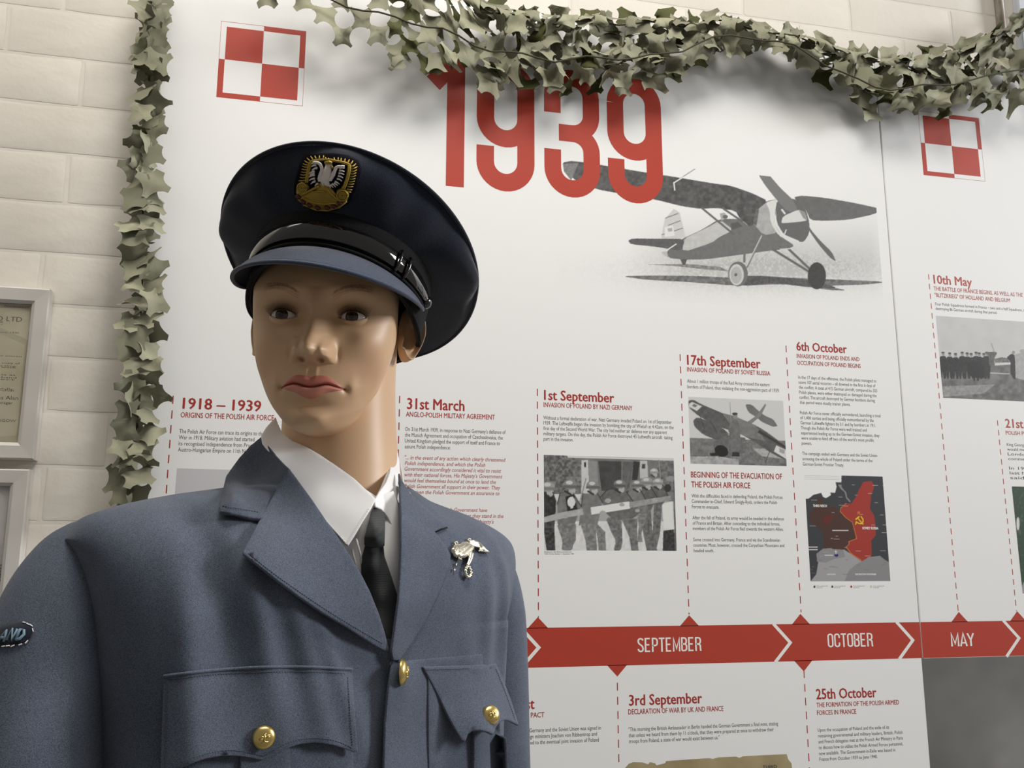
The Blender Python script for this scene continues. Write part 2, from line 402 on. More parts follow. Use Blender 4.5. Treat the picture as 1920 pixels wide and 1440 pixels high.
# month names: condensed stroke letters
def month(s, xl, yb, xr, capx, par):
    LT = {'S': [arc(.2, .8, .15, .15, 10, 180, 8)+[(.05, .72), (.1, .6), (.3, .42), (.35, .28)]+arc(.2, .2, .15, .15, 0, -190, 10)],
          'E': [[(.34, .95), (.05, .95), (.05, .05), (.34, .05)], [(.05, .51), (.3, .51)]],
          'P': [[(.05, 0), (.05, .95), (.2, .95)]+arc(.2, .77, .15, .18, 90, 0, 5)+[(.35, .65)]+arc(.2, .62, .15, .17, 0, -90, 5)+[(.05, .45)]],
          'T': [[(0, .95), (.38, .95)], [(.19, .95), (.19, 0)]],
          'M': [[(.05, 0), (.05, .95), (.245, .2), (.44, .95), (.44, 0)]],
          'B': [[(.05, .05), (.05, .95), (.2, .95)]+arc(.2, .77, .14, .18, 90, 0, 5)+arc(.2, .68, .14, .16, 0, -90, 5)+[(.05, .52)], [(.15, .52)]+arc(.2, .36, .15, .16, 90, 0, 5)+[(.35, .2)]+arc(.2, .2, .15, .15, 0, -90, 5)+[(.05, .05)]],
          'R': [[(.05, 0), (.05, .95), (.2, .95)]+arc(.2, .78, .15, .17, 90, 0, 5)+arc(.2, .68, .15, .18, 0, -90, 5)+[(.05, .5)], [(.22, .5), (.34, .4), (.345, .1), (.37, 0)]],
          'O': [[(.35, .5), (.35, .8)]+arc(.2, .8, .15, .15, 0, 180, 10)+[(.05, .2)]+arc(.2, .2, .15, .15, 180, 360, 10)+[(.35, .5)]],
          'C': [[(.35, .66), (.35, .8)]+arc(.2, .8, .15, .15, 0, 180, 10)+[(.05, .2)]+arc(.2, .2, .15, .15, 180, 360, 10)+[(.35, .34)]],
          'A': [[(.02, 0), (.2, .97), (.38, 0)], [(.08, .25), (.32, .25)]], 'Y': [[(.01, .97), (.19, .45), (.37, .97)], [(.19, .47), (.19, 0)]]}
    X, Z = wall(xl, yb); Xr = x_on(xr, Z, yb); ch = wall(xl, yb-capx)[1]-Z
    wid = {c: (.49 if c == 'M' else .38 if c in 'TAY' else .4) for c in LT}; gap = .065
    tot = sum(wid[c] for c in s)+gap*(len(s)-1); k = (Xr-X)/tot; st = []; cur = 0
    for c in s:
        for q in LT[c]: st.append([(p[0]+cur, p[1]) for p in q])
        cur += wid[c]+gap
    glyph_strokes('printed_month', st, .105, X, Z, k, ch, par, M_wht, -.00016)
month('SEPTEMBER', 1195.7, 1222.9, 1315, 26.5, p1); month('OCTOBER', 1552.5, 1213.8, 1637, 25.8, p1); month('MAY', 1783.7, 1212, 1827, 25, p2)

# dashed guide lines (one mesh per line)
def dashes(px, py0, px1, py1, step, parent, m=M_dred):
    X, Z0 = wall(px, py0); Z1 = wall(px1, py1)[1]; X = (X+wall(px1, py1)[0])/2
    st = abs(wall(px, py0)[1]-wall(px, py0+step)[1]); V = []; Fc = []; z = max(Z0, Z1); zl = min(Z0, Z1)
    while z > zl:
        z2 = max(z-st*.56, zl); o = len(V); V += [(X-.0008, -.0001, z2), (X+.0008, -.0001, z2), (X+.0008, -.0001, z), (X-.0008, -.0001, z)]; Fc.append((o, o+1, o+2, o+3)); z -= st
    pymesh('dashed_line', V, Fc, parent, m)
dashes(1008.5, 729, 1008.7, 1158, 24, p1); dashes(1275, 664, 1292, 1152, 23, p1); dashes(1475, 648, 1500.5, 1148, 22.3, p1)
dashes(1157.5, 1280, 1161, 1460, 26.5, p1); dashes(1507, 1257, 1519, 1460, 25.6, p1); dashes(325, 742, 309, 960, 27.5, p1); dashes(748, 742, 741, 1150, 25, p1)
dashes(1740, 514, 1797.5, 1146, 18, p2, M_sred); dashes(1869, 788, 1907, 1146, 18, p2, M_sred)

# --- texts
heading('printed_heading', '1918 – 1939', 341.8, 766, 489.5, 20, p1)
heading('printed_heading', 'ORIGINS OF THE POLISH AIR FORCE', 338.3, 782.5, 513.5, 9.8, p1, bold=.008)
para('printed_paragraph', [('The Polish Air Force can trace its origins to the', 494.8), ('War in 1918. Military aviation had started', 477), ('its recognised independence from Prussia', 481), ('Austro-Hungarian Empire on 11th November', 490)], 336, 812, 846.5, 7.6, p1)
flat('printed_picture', wp((332, 878), (470, 882), (460, 1000), (322, 996)), p1, M_lgrey)
heading('printed_heading', '31st March', 763, 766.5, 871, 20, p1)
heading('printed_heading', 'ANGLO-POLISH MILITARY AGREEMENT', 761, 781, 928, 9.2, p1, bold=.008)
para('printed_paragraph', [("On 31st March 1939, in response to Nazi Germany's defiance of", 948), ('the Munich Agreement and occupation of Czechoslovakia, the', 942.8), ('United Kingdom pledged the support of itself and France to', 937.5), ('assure Polish independence:', 844.7)], 759.7, 807.8, 840.4, 7.2, p1)
para('printed_quotation', [('"... in the event of any action which clearly threatened', 948), ('Polish independence, and which the Polish', 910), ('Government accordingly considered it vital to resist', 939.6), ("with their national forces, His Majesty's Government", 941.8), ('would feel themselves bound at once to lend the', 929.7),
     ('Polish Government all support in their power. They', 938), ('have given the Polish Government an assurance to', 936.5), ('this effect.', 793), (None, 0), ('I may add that the French Government have', 913.4), ('authorised me to make it plain that they stand in the', 944), ("same position in this matter as do His Majesty's", 925.7), ('Government."', 800)], 759, 861, 991, 7.2, p1, M_sred, .004, .25)
heading('printed_heading', '1st September', 1020, 749.5, 1152, 18.3, p1)
heading('printed_heading', 'INVASION OF POLAND BY NAZI GERMANY', 1019.3, 763, 1186, 8.7, p1, bold=.008)
para('printed_paragraph', [('Without a formal declaration of war, Nazi Germany invaded Poland on 1st of September', 1259.5), ('1939. The Luftwaffe began the invasion by bombing the city of Wieluń at 4.42am, on the', 1263), ('first day of the Second World War. The city had neither air defence nor any apparent', 1250.5), ('military targets. On this day, the Polish Air Force destroyed 45 Luftwaffe aircraft  taking', 1261), ('part in the invasion.', 1075)], 1019, 786.3, 826, 6.8, p1)
para('printed_caption', [('Bundesarchiv, Bild 183-H-J-25-6-9544-1/CC', 1072), ('Polen, Grenze, Spanien v.1, September 1939', 1076)], 1021, 1036, 1039.5, 2.4, p1)
heading('printed_heading', '17th September', 1288.3, 683.7, 1426.5, 18, p1)
heading('printed_heading', 'INVASION OF POLAND BY SOVIET RUSSIA', 1288.3, 696.5, 1444.3, 8.2, p1, bold=.008)
para('printed_paragraph', [('About 1 million troops of the Red Army crossed the eastern', 1443), ('borders of Poland, thus violating the non-aggression pact of 1939.', 1461.5)], 1288.6, 717.3, 727.8, 6.6, p1)
heading('printed_heading', 'BEGINNING OF THE EVACUATION OF', 1295.6, 895, 1466.5, 10.8, p1, bold=.01)
heading('printed_heading', 'THE POLISH AIR FORCE', 1296.2, 913.5, 1407, 10.8, p1, bold=.01)
para('printed_paragraph', [('With the difficulties faced in defending Poland, the Polish Forces', 1467.4), ('Commander-in-Chief, Edward Śmigły-Rydz, orders the Polish', 1457), ('Forces to evacuate.', 1348.4)], 1296.8, 932.5, 953, 6.4, p1)
para('printed_paragraph', [('After the fall of Poland, its army would be needed in the defence', 1469.7), ('of France and Britain. After conceding to the individual forces,', 1462.4), ('members of the Polish Air Force fled towards the western Allies.', 1469)], 1298.5, 973.6, 993.8, 6.4, p1)
para('printed_paragraph', [('Some crossed into Germany, France and via the Scandinavian', 1462.7), ('countries. Most, however, crossed the Carpathian Mountains and', 1470.6), ('headed south.', 1338.7)], 1300, 1014.7, 1035.2, 6.4, p1)
heading('printed_heading', '6th October', 1493.4, 657, 1588.4, 16, p1)
heading('printed_heading', 'INVASION OF POLAND ENDS AND', 1494, 671, 1611.7, 7.7, p1, bold=.008)
heading('printed_heading', 'OCCUPATION OF POLAND BEGINS', 1494.6, 683.8, 1614, 7.7, p1, bold=.008)
para('printed_paragraph', [('In the 17 days of the offensive, the Polish pilots managed to', 1643.2), ('score 107 aerial victories – all downed in the first 6 days of', 1641.8), ('the conflict. A total of 415 German aircraft, compared to 333', 1644.7), ('Polish planes, were either destroyed or damaged during the', 1643.6), ('conflict. The aircraft destroyed by German bombers during', 1640.5), ('that period were mostly trainer planes.', 1594.6)], 1497, 710, 757, 6, p1)
para('printed_paragraph', [('Polish Air Force never officially surrendered, launching a total', 1651), ('of 1,400 sorties and being officially outnumbered by the', 1638.5), ('German Luftwaffe fighters by 3:1 and by bombers at 19:1.', 1642.4), ('Though the Polish Air Force were well trained and', 1625.3), ('experienced leading up to the German-Soviet invasion, they', 1649.2), ("were unable to fend off two of the world's most prolific", 1639), ('powers.', 1522.2)], 1500, 776.5, 833.5, 6, p1)
para('printed_paragraph', [('The campaign ended with Germany and the Soviet Union', 1644.7), ('annexing the whole of Poland under the terms of the', 1636), ('German-Soviet Frontier Treaty.', 1582.5)], 1504.3, 853, 872.8, 6, p1)
heading('printed_heading', '10th May', 1750.8, 531.5, 1823, 16, p2, M_sred)
heading('printed_heading', 'THE BATTLE OF FRANCE BEGINS, AS WELL AS THE', 1751, 544.4, 1918, 7.4, p2, M_sred, bold=.008)
heading('printed_heading', '"BLITZKRIEG" OF HOLLAND AND BELGIUM', 1752.7, 556.7, 1894, 7.4, p2, M_sred, bold=.008)
para('printed_paragraph', [('Four Polish Squadrons formed in France – two and a half Squadrons, destroying', 1943), ('destroying 86 German aircraft during that period.', 1869.6)], 1753.8, 572.3, 580.8, 5.3, p2)
heading('printed_heading', '21st June', 1885.5, 801.5, 1958, 16, p2, M_sred)
heading('printed_heading', 'POLISH PRESIDENT ARRIVES', 1886, 814.8, 1990, 7, p2, M_sred, bold=.008)
para('printed_paragraph', [('King George VI assured that they', 1980), ('would meet the President', 1975), ('London. President', 1985), ('commented', 1940), (None, 0), ('In 1940, 20,000', 1980), ('last hope". They', 1985), ('said". Poles', 1975)], 1888, 836, 898, 5.4, p2)
heading('printed_heading', '23rd August', 889, 1333, 1002.4, 20, p1)
heading('printed_heading', 'RIBBENTROP-MOLOTOV PACT', 875, 1350, 1020.7, 9.6, p1, bold=.008)
para('printed_paragraph', [('Germany and the Soviet Union was signed in', 1126.7), ('ign ministers Joachim von Ribbentrop and', 1119.4), ('led to the eventual joint invasion of Poland', 1122.8)], 992.6, 1373.3, 1396, 7.4, p1)
heading('printed_heading', '3rd September', 1179.5, 1323, 1316.8, 19.8, p1)
heading('printed_heading', 'DECLARATION OF WAR BY UK AND FRANCE', 1178, 1339.5, 1356.6, 9.5, p1, bold=.008)
para('printed_paragraph', [('"This morning the British Ambassador in Berlin handed the German Government a final note, stating', 1459), ("that unless we heard from them by 11 o'clock, that they were prepared at once to withdraw their", 1451), ('troops from Poland, a state of war would exist between us."', 1349.3)], 1178.7, 1371.3, 1393.4, 7.2, p1)
heading('printed_heading', '25th October', 1530.5, 1311, 1644, 19, p1)
heading('printed_heading', 'THE FORMATION OF THE POLISH ARMED', 1531, 1326.3, 1686, 8.6, p1, bold=.008)
heading('printed_heading', 'FORCES IN FRANCE', 1532, 1340.8, 1605.5, 8.6, p1, bold=.008)
para('printed_paragraph', [('Upon the occupation of Poland and the exile of its', 1667), ('remaining governmental and military leaders, British, Polish', 1692.5), ('and French delegates met at the French Air Ministry in Paris', 1693), ('to discuss how to utilise the Polish Armed Forces personnel,', 1693), ('now available. The Government-in-Exile was based in', 1678.7), ('France from October 1939 to June 1940.', 1645.5)], 1533.5, 1372, 1427, 6.4, p1)
# ------------------------------------------------------------------ printed photographs (flat print: ink density per vertex)
def chaikin(pts):
    out = []; n = len(pts)
    for i in range(n):
        a = np.array(pts[i], float); b = np.array(pts[(i+1) % n], float); out += [tuple(a*.82+b*.18), tuple(a*.18+b*.82)]
    return out
class Pic:
    def __init__(s, rect, res, ox=0, oy=0, sc_=1.0, y=-.00004):
        (X0, Z1), (X1, Z0) = rect; s.y = y; s.sharp = False
        nx = int((X1-X0)/D*1300*res)+2; nz = int((Z1-Z0)/D*1500*res)+2
        X, Z = np.meshgrid(np.linspace(X0, X1, nx), np.linspace(Z1, Z0, nz)); s.Xw, s.Zw = X, Z
        P = proj(np.stack([X, 0*X, Z], -1)); s.px = P[..., 0]; s.py = P[..., 1]
        s.X = (s.px-ox)*sc_; s.Y = (s.py-oy)*sc_; s.k = sc_/res
        s.C = np.ones(X.shape+(3,))
    def mask(s, pts):
        m = 0; h = s.k*.28
        for dx, dy in ((-h, -h), (h, -h), (-h, h), (h, h)): m = m+inpoly(s.X+dx, s.Y+dy, pts)
        return m/4
    def put(s, m, c):
        c = np.asarray(c, float)
        if c.ndim == 0: c = np.full(3, float(c))
        if c.ndim == 2: c = c[..., None]
        s.C = s.C*(1-m[..., None])+c*m[..., None]
    def poly(s, pts, c, nz=0, sz=8, seed=1):
        if len(pts) > 6 and not s.sharp: pts = chaikin(pts)
        m = s.mask(pts)
        if nz: c = np.clip(c+.34*nz*(vnoise(s.X, s.Y, sz, seed)+.5*vnoise(s.X, s.Y, sz/2.7, seed+9)-.75), 0, 1)
        s.put(m, c)
    def ell(s, x, y, rx, ry, c, nz=0, rot=0):
        p = [(rx*math.cos(t*math.pi/12), ry*math.sin(t*math.pi/12)) for t in range(24)]; r = math.radians(rot)
        s.poly([(x+a*math.cos(r)-b*math.sin(r), y+a*math.sin(r)+b*math.cos(r)) for a, b in p], c, nz)
    def line(s, pts, wd, c):
        for a, b in zip(pts[:-1], pts[1:]):
            a = np.array(a, float); b = np.array(b, float); d = b-a; L = np.linalg.norm(d); t = np.clip(((s.X-a[0])*d[0]+(s.Y-a[1])*d[1])/L/L, 0, 1)
            ds = np.hypot(s.X-a[0]-t*d[0], s.Y-a[1]-t*d[1]); m = np.clip((wd/2-ds)/s.k+.5, 0, 1); s.put(m, c)
    def build(s, name, parent, m=None, gam=1.0):
        s.C = np.clip(s.C, 0, 1)**gam
        nr, nc = s.X.shape; V = np.stack([s.Xw, np.full(s.Xw.shape, s.y), s.Zw], -1).reshape(-1, 3); Q = gridfaces(nr, nc)[:, ::-1]
        o = npmesh(name, V, Q, parent, m or M_print, False)
        if o.data.polygons[0].normal.y > 0: o.data.flip_normals()
        at_ = o.data.color_attributes.new('ink', 'FLOAT_COLOR', 'POINT'); c = np.ones((nr*nc, 4), np.float32); c[:, :3] = np.clip(s.C, 0, 1).reshape(-1, 3); at_.data.foreach_set('color', c.ravel()); return o
def rectW(tl, br): return (wall(*tl), wall(*br))

# --- large monoplane
P = Pic(rectW((1040, 290), (1659, 592)), 1.0, 1040, 280, 2.909)
X, Y = P.X, P.Y
g = np.exp(-((X-1150)/620)**2-((Y-660)/95)**2); n = vnoise(X, Y, 9, 4)+.6*vnoise(X, Y, 4, 5)
P.C = P.C*(1-.22*np.clip(g*n*1.2, 0, 1))[..., None]
edge = lambda: 1-.14*np.exp(-((Y-560)/160)**2)*np.clip((X-380)/300, 0, 1)*np.clip((1840-X)/120, 0, 1)
P.C *= edge()[..., None]
sh = [(360, 692), (520, 688), (760, 690), (960, 700), (1060, 690), (1400, 705), (1830, 722), (1700, 738), (1480, 745), (1600, 770), (1500, 768), (1380, 750), (1240, 735), (1000, 745), (700, 722), (500, 712)]
P.poly(sh, .36, .5, 14, 3); P.poly([(500, 628), (720, 625), (900, 640), (950, 665), (820, 655), (640, 635)], .45, .6, 12, 6)
P.poly([(1000, 690), (1150, 690), (1400, 712), (1560, 760), (1380, 752), (1200, 728), (1020, 748)], .25, .25, 9)
P.poly([(650, 325), (682, 345), (715, 482), (580, 492), (600, 380)], .8, .1)
for a, b in (((605, 375), (672, 350)), ((620, 414), (684, 390)), ((585, 466), (698, 430))): P.line([a, b], 4, .3)
P.poly([(600, 425), (645, 415), (655, 470), (600, 478)], .93); P.poly([(615, 432), (640, 428), (642, 446), (620, 450)], .6)
body = [(1110, 320), (1160, 280), (1215, 272), (1200, 400), (1240, 480), (1310, 525), (1270, 545), (1180, 552), (1000, 577), (820, 601), (700, 602), (618, 592), (612, 552), (695, 488), (800, 440), (900, 378), (1010, 380), (1060, 420)]
P.poly(body, .34, .12, 14); P.poly([(698, 490), (830, 428), (905, 385), (975, 440), (895, 480), (860, 508), (700, 562)], .74, .2, 16)
P.poly([(960, 405), (1000, 395), (1025, 420), (965, 440)], .25)
P.poly([(900, 350), (925, 345), (945, 365), (910, 392)], .6); P.ell(930, 368, 14, 10, .3)
P.poly([(400, 498), (425, 486), (560, 488), (712, 488), (692, 552), (650, 548), (540, 530), (415, 518)], .27, .15); P.line([(612, 550), (662, 517)], 6, .95)
P.poly([(582, 560), (612, 555), (618, 590), (595, 578)], .7)
P.poly([(685, 600), (722, 598), (712, 632), (698, 630)], .25)
P.poly([(40, 72), (100, 62), (300, 93), (500, 127), (640, 148), (860, 185), (960, 198), (1080, 240), (1165, 282), (1110, 330), (1075, 430), (1010, 378), (985, 335), (880, 320), (800, 325), (700, 312), (540, 272), (330, 237), (230, 218), (120, 175), (60, 120)], .24, .3, 17, 8)
P.poly([(45, 80), (130, 75), (90, 170), (50, 120)], .4, .3)
P.poly([(1300, 262), (1350, 252), (1480, 265), (1650, 295), (1790, 327), (1740, 355), (1600, 385), (1480, 390), (1395, 387), (1370, 330)], .31, .1, 20)
P.poly([(1105, 330), (1160, 284), (1215, 272), (1198, 390), (1215, 455), (1140, 470), (1080, 400)], .62, .25, 18)
P.poly([(1150, 290), (1215, 272), (1192, 340), (1200, 410), (1232, 465), (1330, 503), (1290, 505), (1220, 470), (1178, 400), (1172, 330)], .88)
P.poly([(1205, 290), (1260, 262), (1320, 275), (1370, 330), (1390, 400), (1388, 460), (1360, 505), (1320, 505), (1250, 465), (1210, 400)], .3, .06)
P.line([(1205, 300), (1196, 340), (1205, 410), (1240, 465), (1330, 503)], 9, .9)
P.poly([(1105, 112), (1120, 103), (1160, 128), (1235, 215), (1300, 275), (1330, 340), (1270, 340), (1212, 278), (1150, 200), (1115, 145)], .38)
P.poly([(1235, 402), (1245, 365), (1330, 328), (1365, 343), (1378, 388), (1340, 395), (1262, 402)], .86, .1); P.poly([(1330, 328), (1365, 343), (1378, 390), (1355, 375)], .5)
P.poly([(1375, 395), (1398, 440), (1450, 500), (1512, 560), (1536, 614), (1500, 590), (1440, 520), (1385, 440)], .3)
P.line([(1240, 330), (1255, 350)], 10, .9); P.line([(1262, 440), (1255, 460)], 6, .9)
for a, b, wd, c in (((805, 322), (975, 462), 11, .3), ((922, 325), (1022, 392), 11, .3), ((1036, 555), (1034, 612), 13, .35), ((1130, 470), (1050, 640), 12, .4), ((1128, 472), (1046, 638), 4, .85), ((1190, 546), (1388, 668), 13, .3), ((1272, 540), (1390, 652), 13, .3), ((1280, 542), (1230, 545), 5, .9)): P.line([a, b], wd, c)
P.line([(1180, 550), (1060, 660)], 2, .6)
P.ell(1000, 680, 54, 68, .34); P.ell(992, 684, 40, 58, .8, .15); P.ell(990, 686, 30, 46, .66, .15); P.ell(988, 684, 8, 9, .3)
P.ell(1430, 690, 50, 74, .17, .08)
P.line([(650, 182), (785, 94)], 5, .5); P.line([(650, 183), (700, 152)], 6, .95); P.line([(650, 182), (655, 222)], 7, .93)
P.poly([(1100, 320), (1115, 330), (1100, 420), (1082, 400)], .3, .4, 5)
fade = np.clip((X-8)/18, 0, 1)*np.clip((1795+(Y-100)*.07-X)/12, 0, 1); fade = fade*np.clip((P.Y-6-28)/20, 0, 1)*np.clip((905-Y)/60, 0, 1); P.C = P.C*fade[..., None]+(1-fade[..., None])
P.build('printed_photograph', p1, None, 1.5)

# --- soldiers lifting a barrier
P = Pic(rectW((1019.5, 853), (1268.7, 1033)), 1.0, 980, 700, 4)
X, Y = P.X, P.Y
P.C[:] = .62; P.poly([(140, 600), (1180, 600), (1180, 960), (140, 960)], .4, .25, 60)
P.poly([(140, 600), (330, 600), (450, 680), (430, 900), (140, 910)], .34, .75, 16, 2); P.poly([(1010, 640), (1180, 640), (1180, 900), (1010, 880)], .35, .6, 14, 3)
P.poly([(330, 615), (1140, 640), (1130, 655), (340, 632)], .85); P.poly([(440, 650), (490, 650), (500, 900), (440, 900)], .8, .2); P.poly([(490, 655), (560, 660), (565, 840), (500, 840)], .5, .2, 30)
P.poly([(565, 655), (740, 660), (740, 900), (590, 880)], .2, .15, 40); P.poly([(750, 660), (830, 665), (800, 860), (745, 900)], .3, .15, 30); P.poly([(830, 660), (880, 665), (860, 800), (820, 800)], .15, .1)
P.poly([(880, 655), (935, 658), (940, 780), (880, 790)], .75, .15, 30); P.poly([(895, 680), (920, 680), (918, 715), (893, 715)], .2)
P.ell(468, 685, 8, 22, .1); P.poly([(140, 905), (440, 905), (440, 960), (140, 960)], .85, .2, 20)
P.poly([(140, 1110), (1180, 1110), (1180, 1340), (140, 1340)], .88, .3, 26, 7)
# legs and coats
def man(hx, hy, hr, coat, legs, cc, hc=.28):
    P.poly(coat, cc, .28, 24, int(hx)); 
    for l in legs: P.poly(l, cc+.04, .5, 16, int(hx)+3)
    P.ell(hx+hr*.3, hy+hr*.85, hr*.5, hr*.6, .66, .2); P.ell(hx, hy, hr, hr*.74, hc+.16, .1); P.poly([(hx-hr*1.02, hy+hr*.1), (hx+hr, hy+hr*.1), (hx+hr*1.25, hy+hr*.5), (hx-hr*1.05, hy+hr*.5)], hc+.02); P.ell(hx-hr*.1, hy-hr*.3, hr*.5, hr*.28, .8); P.line([(hx-hr*.7, hy+hr*.95), (hx+hr*.1, hy+hr*1.4)], hr*.3, .15)
    P.line([coat[0], coat[-1]], 7, .16); P.line([coat[1], coat[2]], 7, .16)
P.poly([(1045, 975), (1125, 960), (1140, 1180), (1060, 1180)], .9, .08); 
man(985, 735, 30, [(940, 790), (1040, 780), (1060, 900), (960, 900)], [], .45, .5)
man(1015, 815, 38, [(960, 850), (1060, 850), (1090, 920), (1040, 1000), (940, 980)], [[(985, 990), (1045, 990), (1030, 1200), (1000, 1330), (965, 1330), (975, 1180)]], .3, .45)
man(930, 810, 44, [(880, 850), (960, 850), (1010, 930), (960, 1030), (900, 1060), (870, 980)], [[(880, 1030), (960, 1020), (975, 1200), (1010, 1330), (930, 1330), (900, 1180)]], .3, .4)
man(860, 830, 42, [(790, 880), (880, 870), (930, 960), (940, 1040), (850, 1060), (770, 960)], [[(860, 1060), (940, 1050), (890, 1200), (900, 1265), (860, 1265), (870, 1150)]], .4, .3)
man(728, 830, 46, [(640, 870), (770, 880), (860, 1000), (870, 1060), (790, 1110), (640, 1080), (580, 930)], [[(740, 1090), (860, 1090), (860, 1240), (870, 1330), (815, 1330), (800, 1230)], [(620, 1080), (740, 1080), (750, 1260), (735, 1330), (680, 1330), (700, 1260), (660, 1180)]], .33, .25)
man(525, 840, 48, [(450, 900), (560, 900), (600, 970), (560, 1140), (420, 1140), (440, 1000)], [[(430, 1120), (560, 1130), (550, 1200), (560, 1330), (480, 1330), (470, 1250)], [(540, 1110), (620, 1190), (625, 1330), (570, 1330), (560, 1230)]], .4, .3)
man(355, 835, 52, [(280, 900), (380, 900), (440, 1000), (390, 1130), (260, 1130), (260, 980)], [[(250, 1120), (380, 1130), (370, 1200), (385, 1260), (370, 1330), (290, 1330), (300, 1260)], [(350, 1130), (400, 1130), (400, 1250), (370, 1300)]], .38, .3)
man(190, 850, 52, [(130, 890), (225, 890), (250, 960), (245, 1080), (130, 1080)], [[(130, 1080), (240, 1100), (240, 1200), (245, 1330), (180, 1330), (160, 1200)]], .15, .4)
P.poly([(320, 925), (385, 905), (412, 1020), (335, 1035)], .12, .1); P.ell(365, 965, 30, 38, .88, .2); P.poly([(350, 930), (378, 925), (380, 1010), (360, 1015)], .9)
P.poly([(155, 1080), (265, 1048), (450, 1015), (455, 1060), (340, 1080), (160, 1120)], .66, .3, 20); P.poly([(510, 1005), (800, 960), (805, 1015), (515, 1060)], .93, .06); P.poly([(800, 965), (960, 940), (1110, 918), (1115, 950), (990, 975), (805, 1010)], .55, .3, 20)
for a in ((600, 1045, 22), (745, 985, 20), (990, 950, 22), (640, 955, 24), (320, 1075, 20), (860, 1030, 18)): P.ell(a[0], a[1], a[2], a[2]*.7, .62, .2)
P.line([(475, 790), (430, 960)], 9, .5); P.line([(650, 780), (630, 860)], 8, .2); P.line([(800, 740), (765, 900)], 12, .35); P.line([(1020, 650), (1035, 780)], 8, .5)
P.poly([(1055, 1180), (1135, 1170), (1150, 1335), (1050, 1335)], .16, .3, 14); P.poly([(1045, 985), (1120, 960), (1128, 1165), (1060, 1165)], .93, .05)
P.ell(1088, 860, 26, 30, .15); P.ell(1110, 790, 36, 22, .5, .3); P.poly([(1130, 800), (1180, 800), (1180, 1330), (1140, 1330)], .3, .4, 15)
P.build('printed_photograph', p1, None, 1.6)

# --- crashed aircraft and standing guard
P = Pic(rectW((1290.3, 744), (1475, 874)), 1.1, 1260, 640, 3.429)
P.C[:] = .84; P.poly([(80, 620), (760, 640), (760, 830), (80, 830)], .4, .5, 22, 5); P.poly([(80, 740), (300, 740), (430, 760), (430, 820), (80, 820)], .62, .5, 16, 6); P.poly([(430, 690), (740, 690), (740, 760), (440, 720)], .66, .3)
P.poly([(470, 405), (510, 405), (560, 450), (600, 480), (650, 500), (680, 545), (650, 550), (580, 520), (545, 490), (490, 455)], .38, .12, 22); P.poly([(600, 400), (605, 410), (570, 480), (500, 540), (480, 520), (540, 480)], .45)
P.poly([(135, 510), (160, 487), (230, 510), (330, 560), (370, 610), (300, 640), (200, 600), (145, 550)], .3, .2, 20); 
P.poly([(265, 650), (350, 600), (470, 620), (480, 720), (300, 745), (270, 700)], .35, .2); P.ell(318, 705, 46, 36, .1, .05, 25)
P.poly([(440, 620), (520, 690), (640, 790), (560, 795), (470, 730)], .4, .4, 12)
P.poly([(104, 380), (140, 376), (180, 400), (320, 460), (380, 480), (540, 540), (620, 590), (740, 680), (740, 770), (640, 720), (520, 640), (430, 590), (300, 550), (170, 480), (106, 425)], .3, .2, 24, 4)
P.poly([(320, 460), (400, 480), (540, 540), (600, 640), (500, 620), (420, 590)], .42, .2, 20)
P.poly([(110, 400), (130, 390), (192, 418), (160, 448), (108, 420)], .85); P.poly([(140, 402), (165, 412), (150, 425), (128, 415)], .4)
P.poly([(670, 668), (736, 700), (736, 758), (655, 708)], .88, .1); P.poly([(690, 685), (725, 700), (722, 725), (690, 712)], .6); P.poly([(560, 570), (740, 680), (740, 695), (550, 585)], .18)
for a in (((180, 478), (210, 560)), ((245, 510), (290, 590)), ((330, 565), (370, 600)), ((630, 700), (600, 780))): P.line(a, 4, .2)
P.poly([(385, 505), (425, 505), (440, 600), (440, 715), (365, 715), (355, 690), (372, 600), (360, 570)], .38, .3, 12, 9); P.ell(406, 480, 15, 20, .5, .1); P.ell(404, 466, 18, 9, .2); P.line([(372, 395), (380, 520)], 4, .55)
P.poly([(388, 712), (432, 712), (436, 740), (385, 740)], .15); P.poly([(240, 720), (290, 715), (300, 735), (250, 738)], .12)
P.build('printed_photograph', p1, None, 1.7)

# --- map
P = Pic(rectW((1508, 890), (1669.5, 1089.5)), 1.15, 1480, 860, 5.5375)
DK = np.array([.055, .058, .065]); RD = np.array([.42, .045, .03]); BR = np.array([.085, .04, .03]); LG = np.array([.42, .41, .43])
P.sharp = True; P.C[:] = 1; P.poly([(460, 155), (980, 165), (1060, 1275), (200, 1275), (160, 415), (200, 415), (250, 375), (330, 355), (350, 395), (380, 410), (430, 380), (425, 350), (475, 355), (490, 290), (480, 250)], DK)
P.poly([(505, 270), (540, 270), (545, 300), (590, 350), (600, 400), (635, 440), (630, 455), (590, 410), (575, 350), (530, 310)], .3)
P.poly([(300, 400), (345, 400), (345, 480), (460, 500), (560, 560), (640, 640), (700, 830), (610, 860), (590, 940), (480, 945), (360, 930), (350, 760), (300, 720), (200, 640), (210, 570), (280, 500)], BR)
P.poly([(770, 240), (850, 232), (882, 280), (870, 330), (850, 370), (845, 440), (835, 520), (880, 590), (895, 690), (895, 800), (850, 850), (855, 1010), (810, 1035), (770, 1120), (740, 1060), (640, 990), (590, 930), (620, 900), (610, 860), (690, 835), (665, 660), (590, 610), (535, 560), (540, 510), (580, 462), (640, 470), (690, 400), (720, 330)], RD)
OR = np.array([.75, .25, .05])
P.line([(590, 465), (535, 510), (530, 550), (585, 610), (655, 660), (700, 830), (620, 860), (620, 890), (592, 915), (640, 985), (740, 1050), (770, 1115), (812, 1030)], 6, OR)
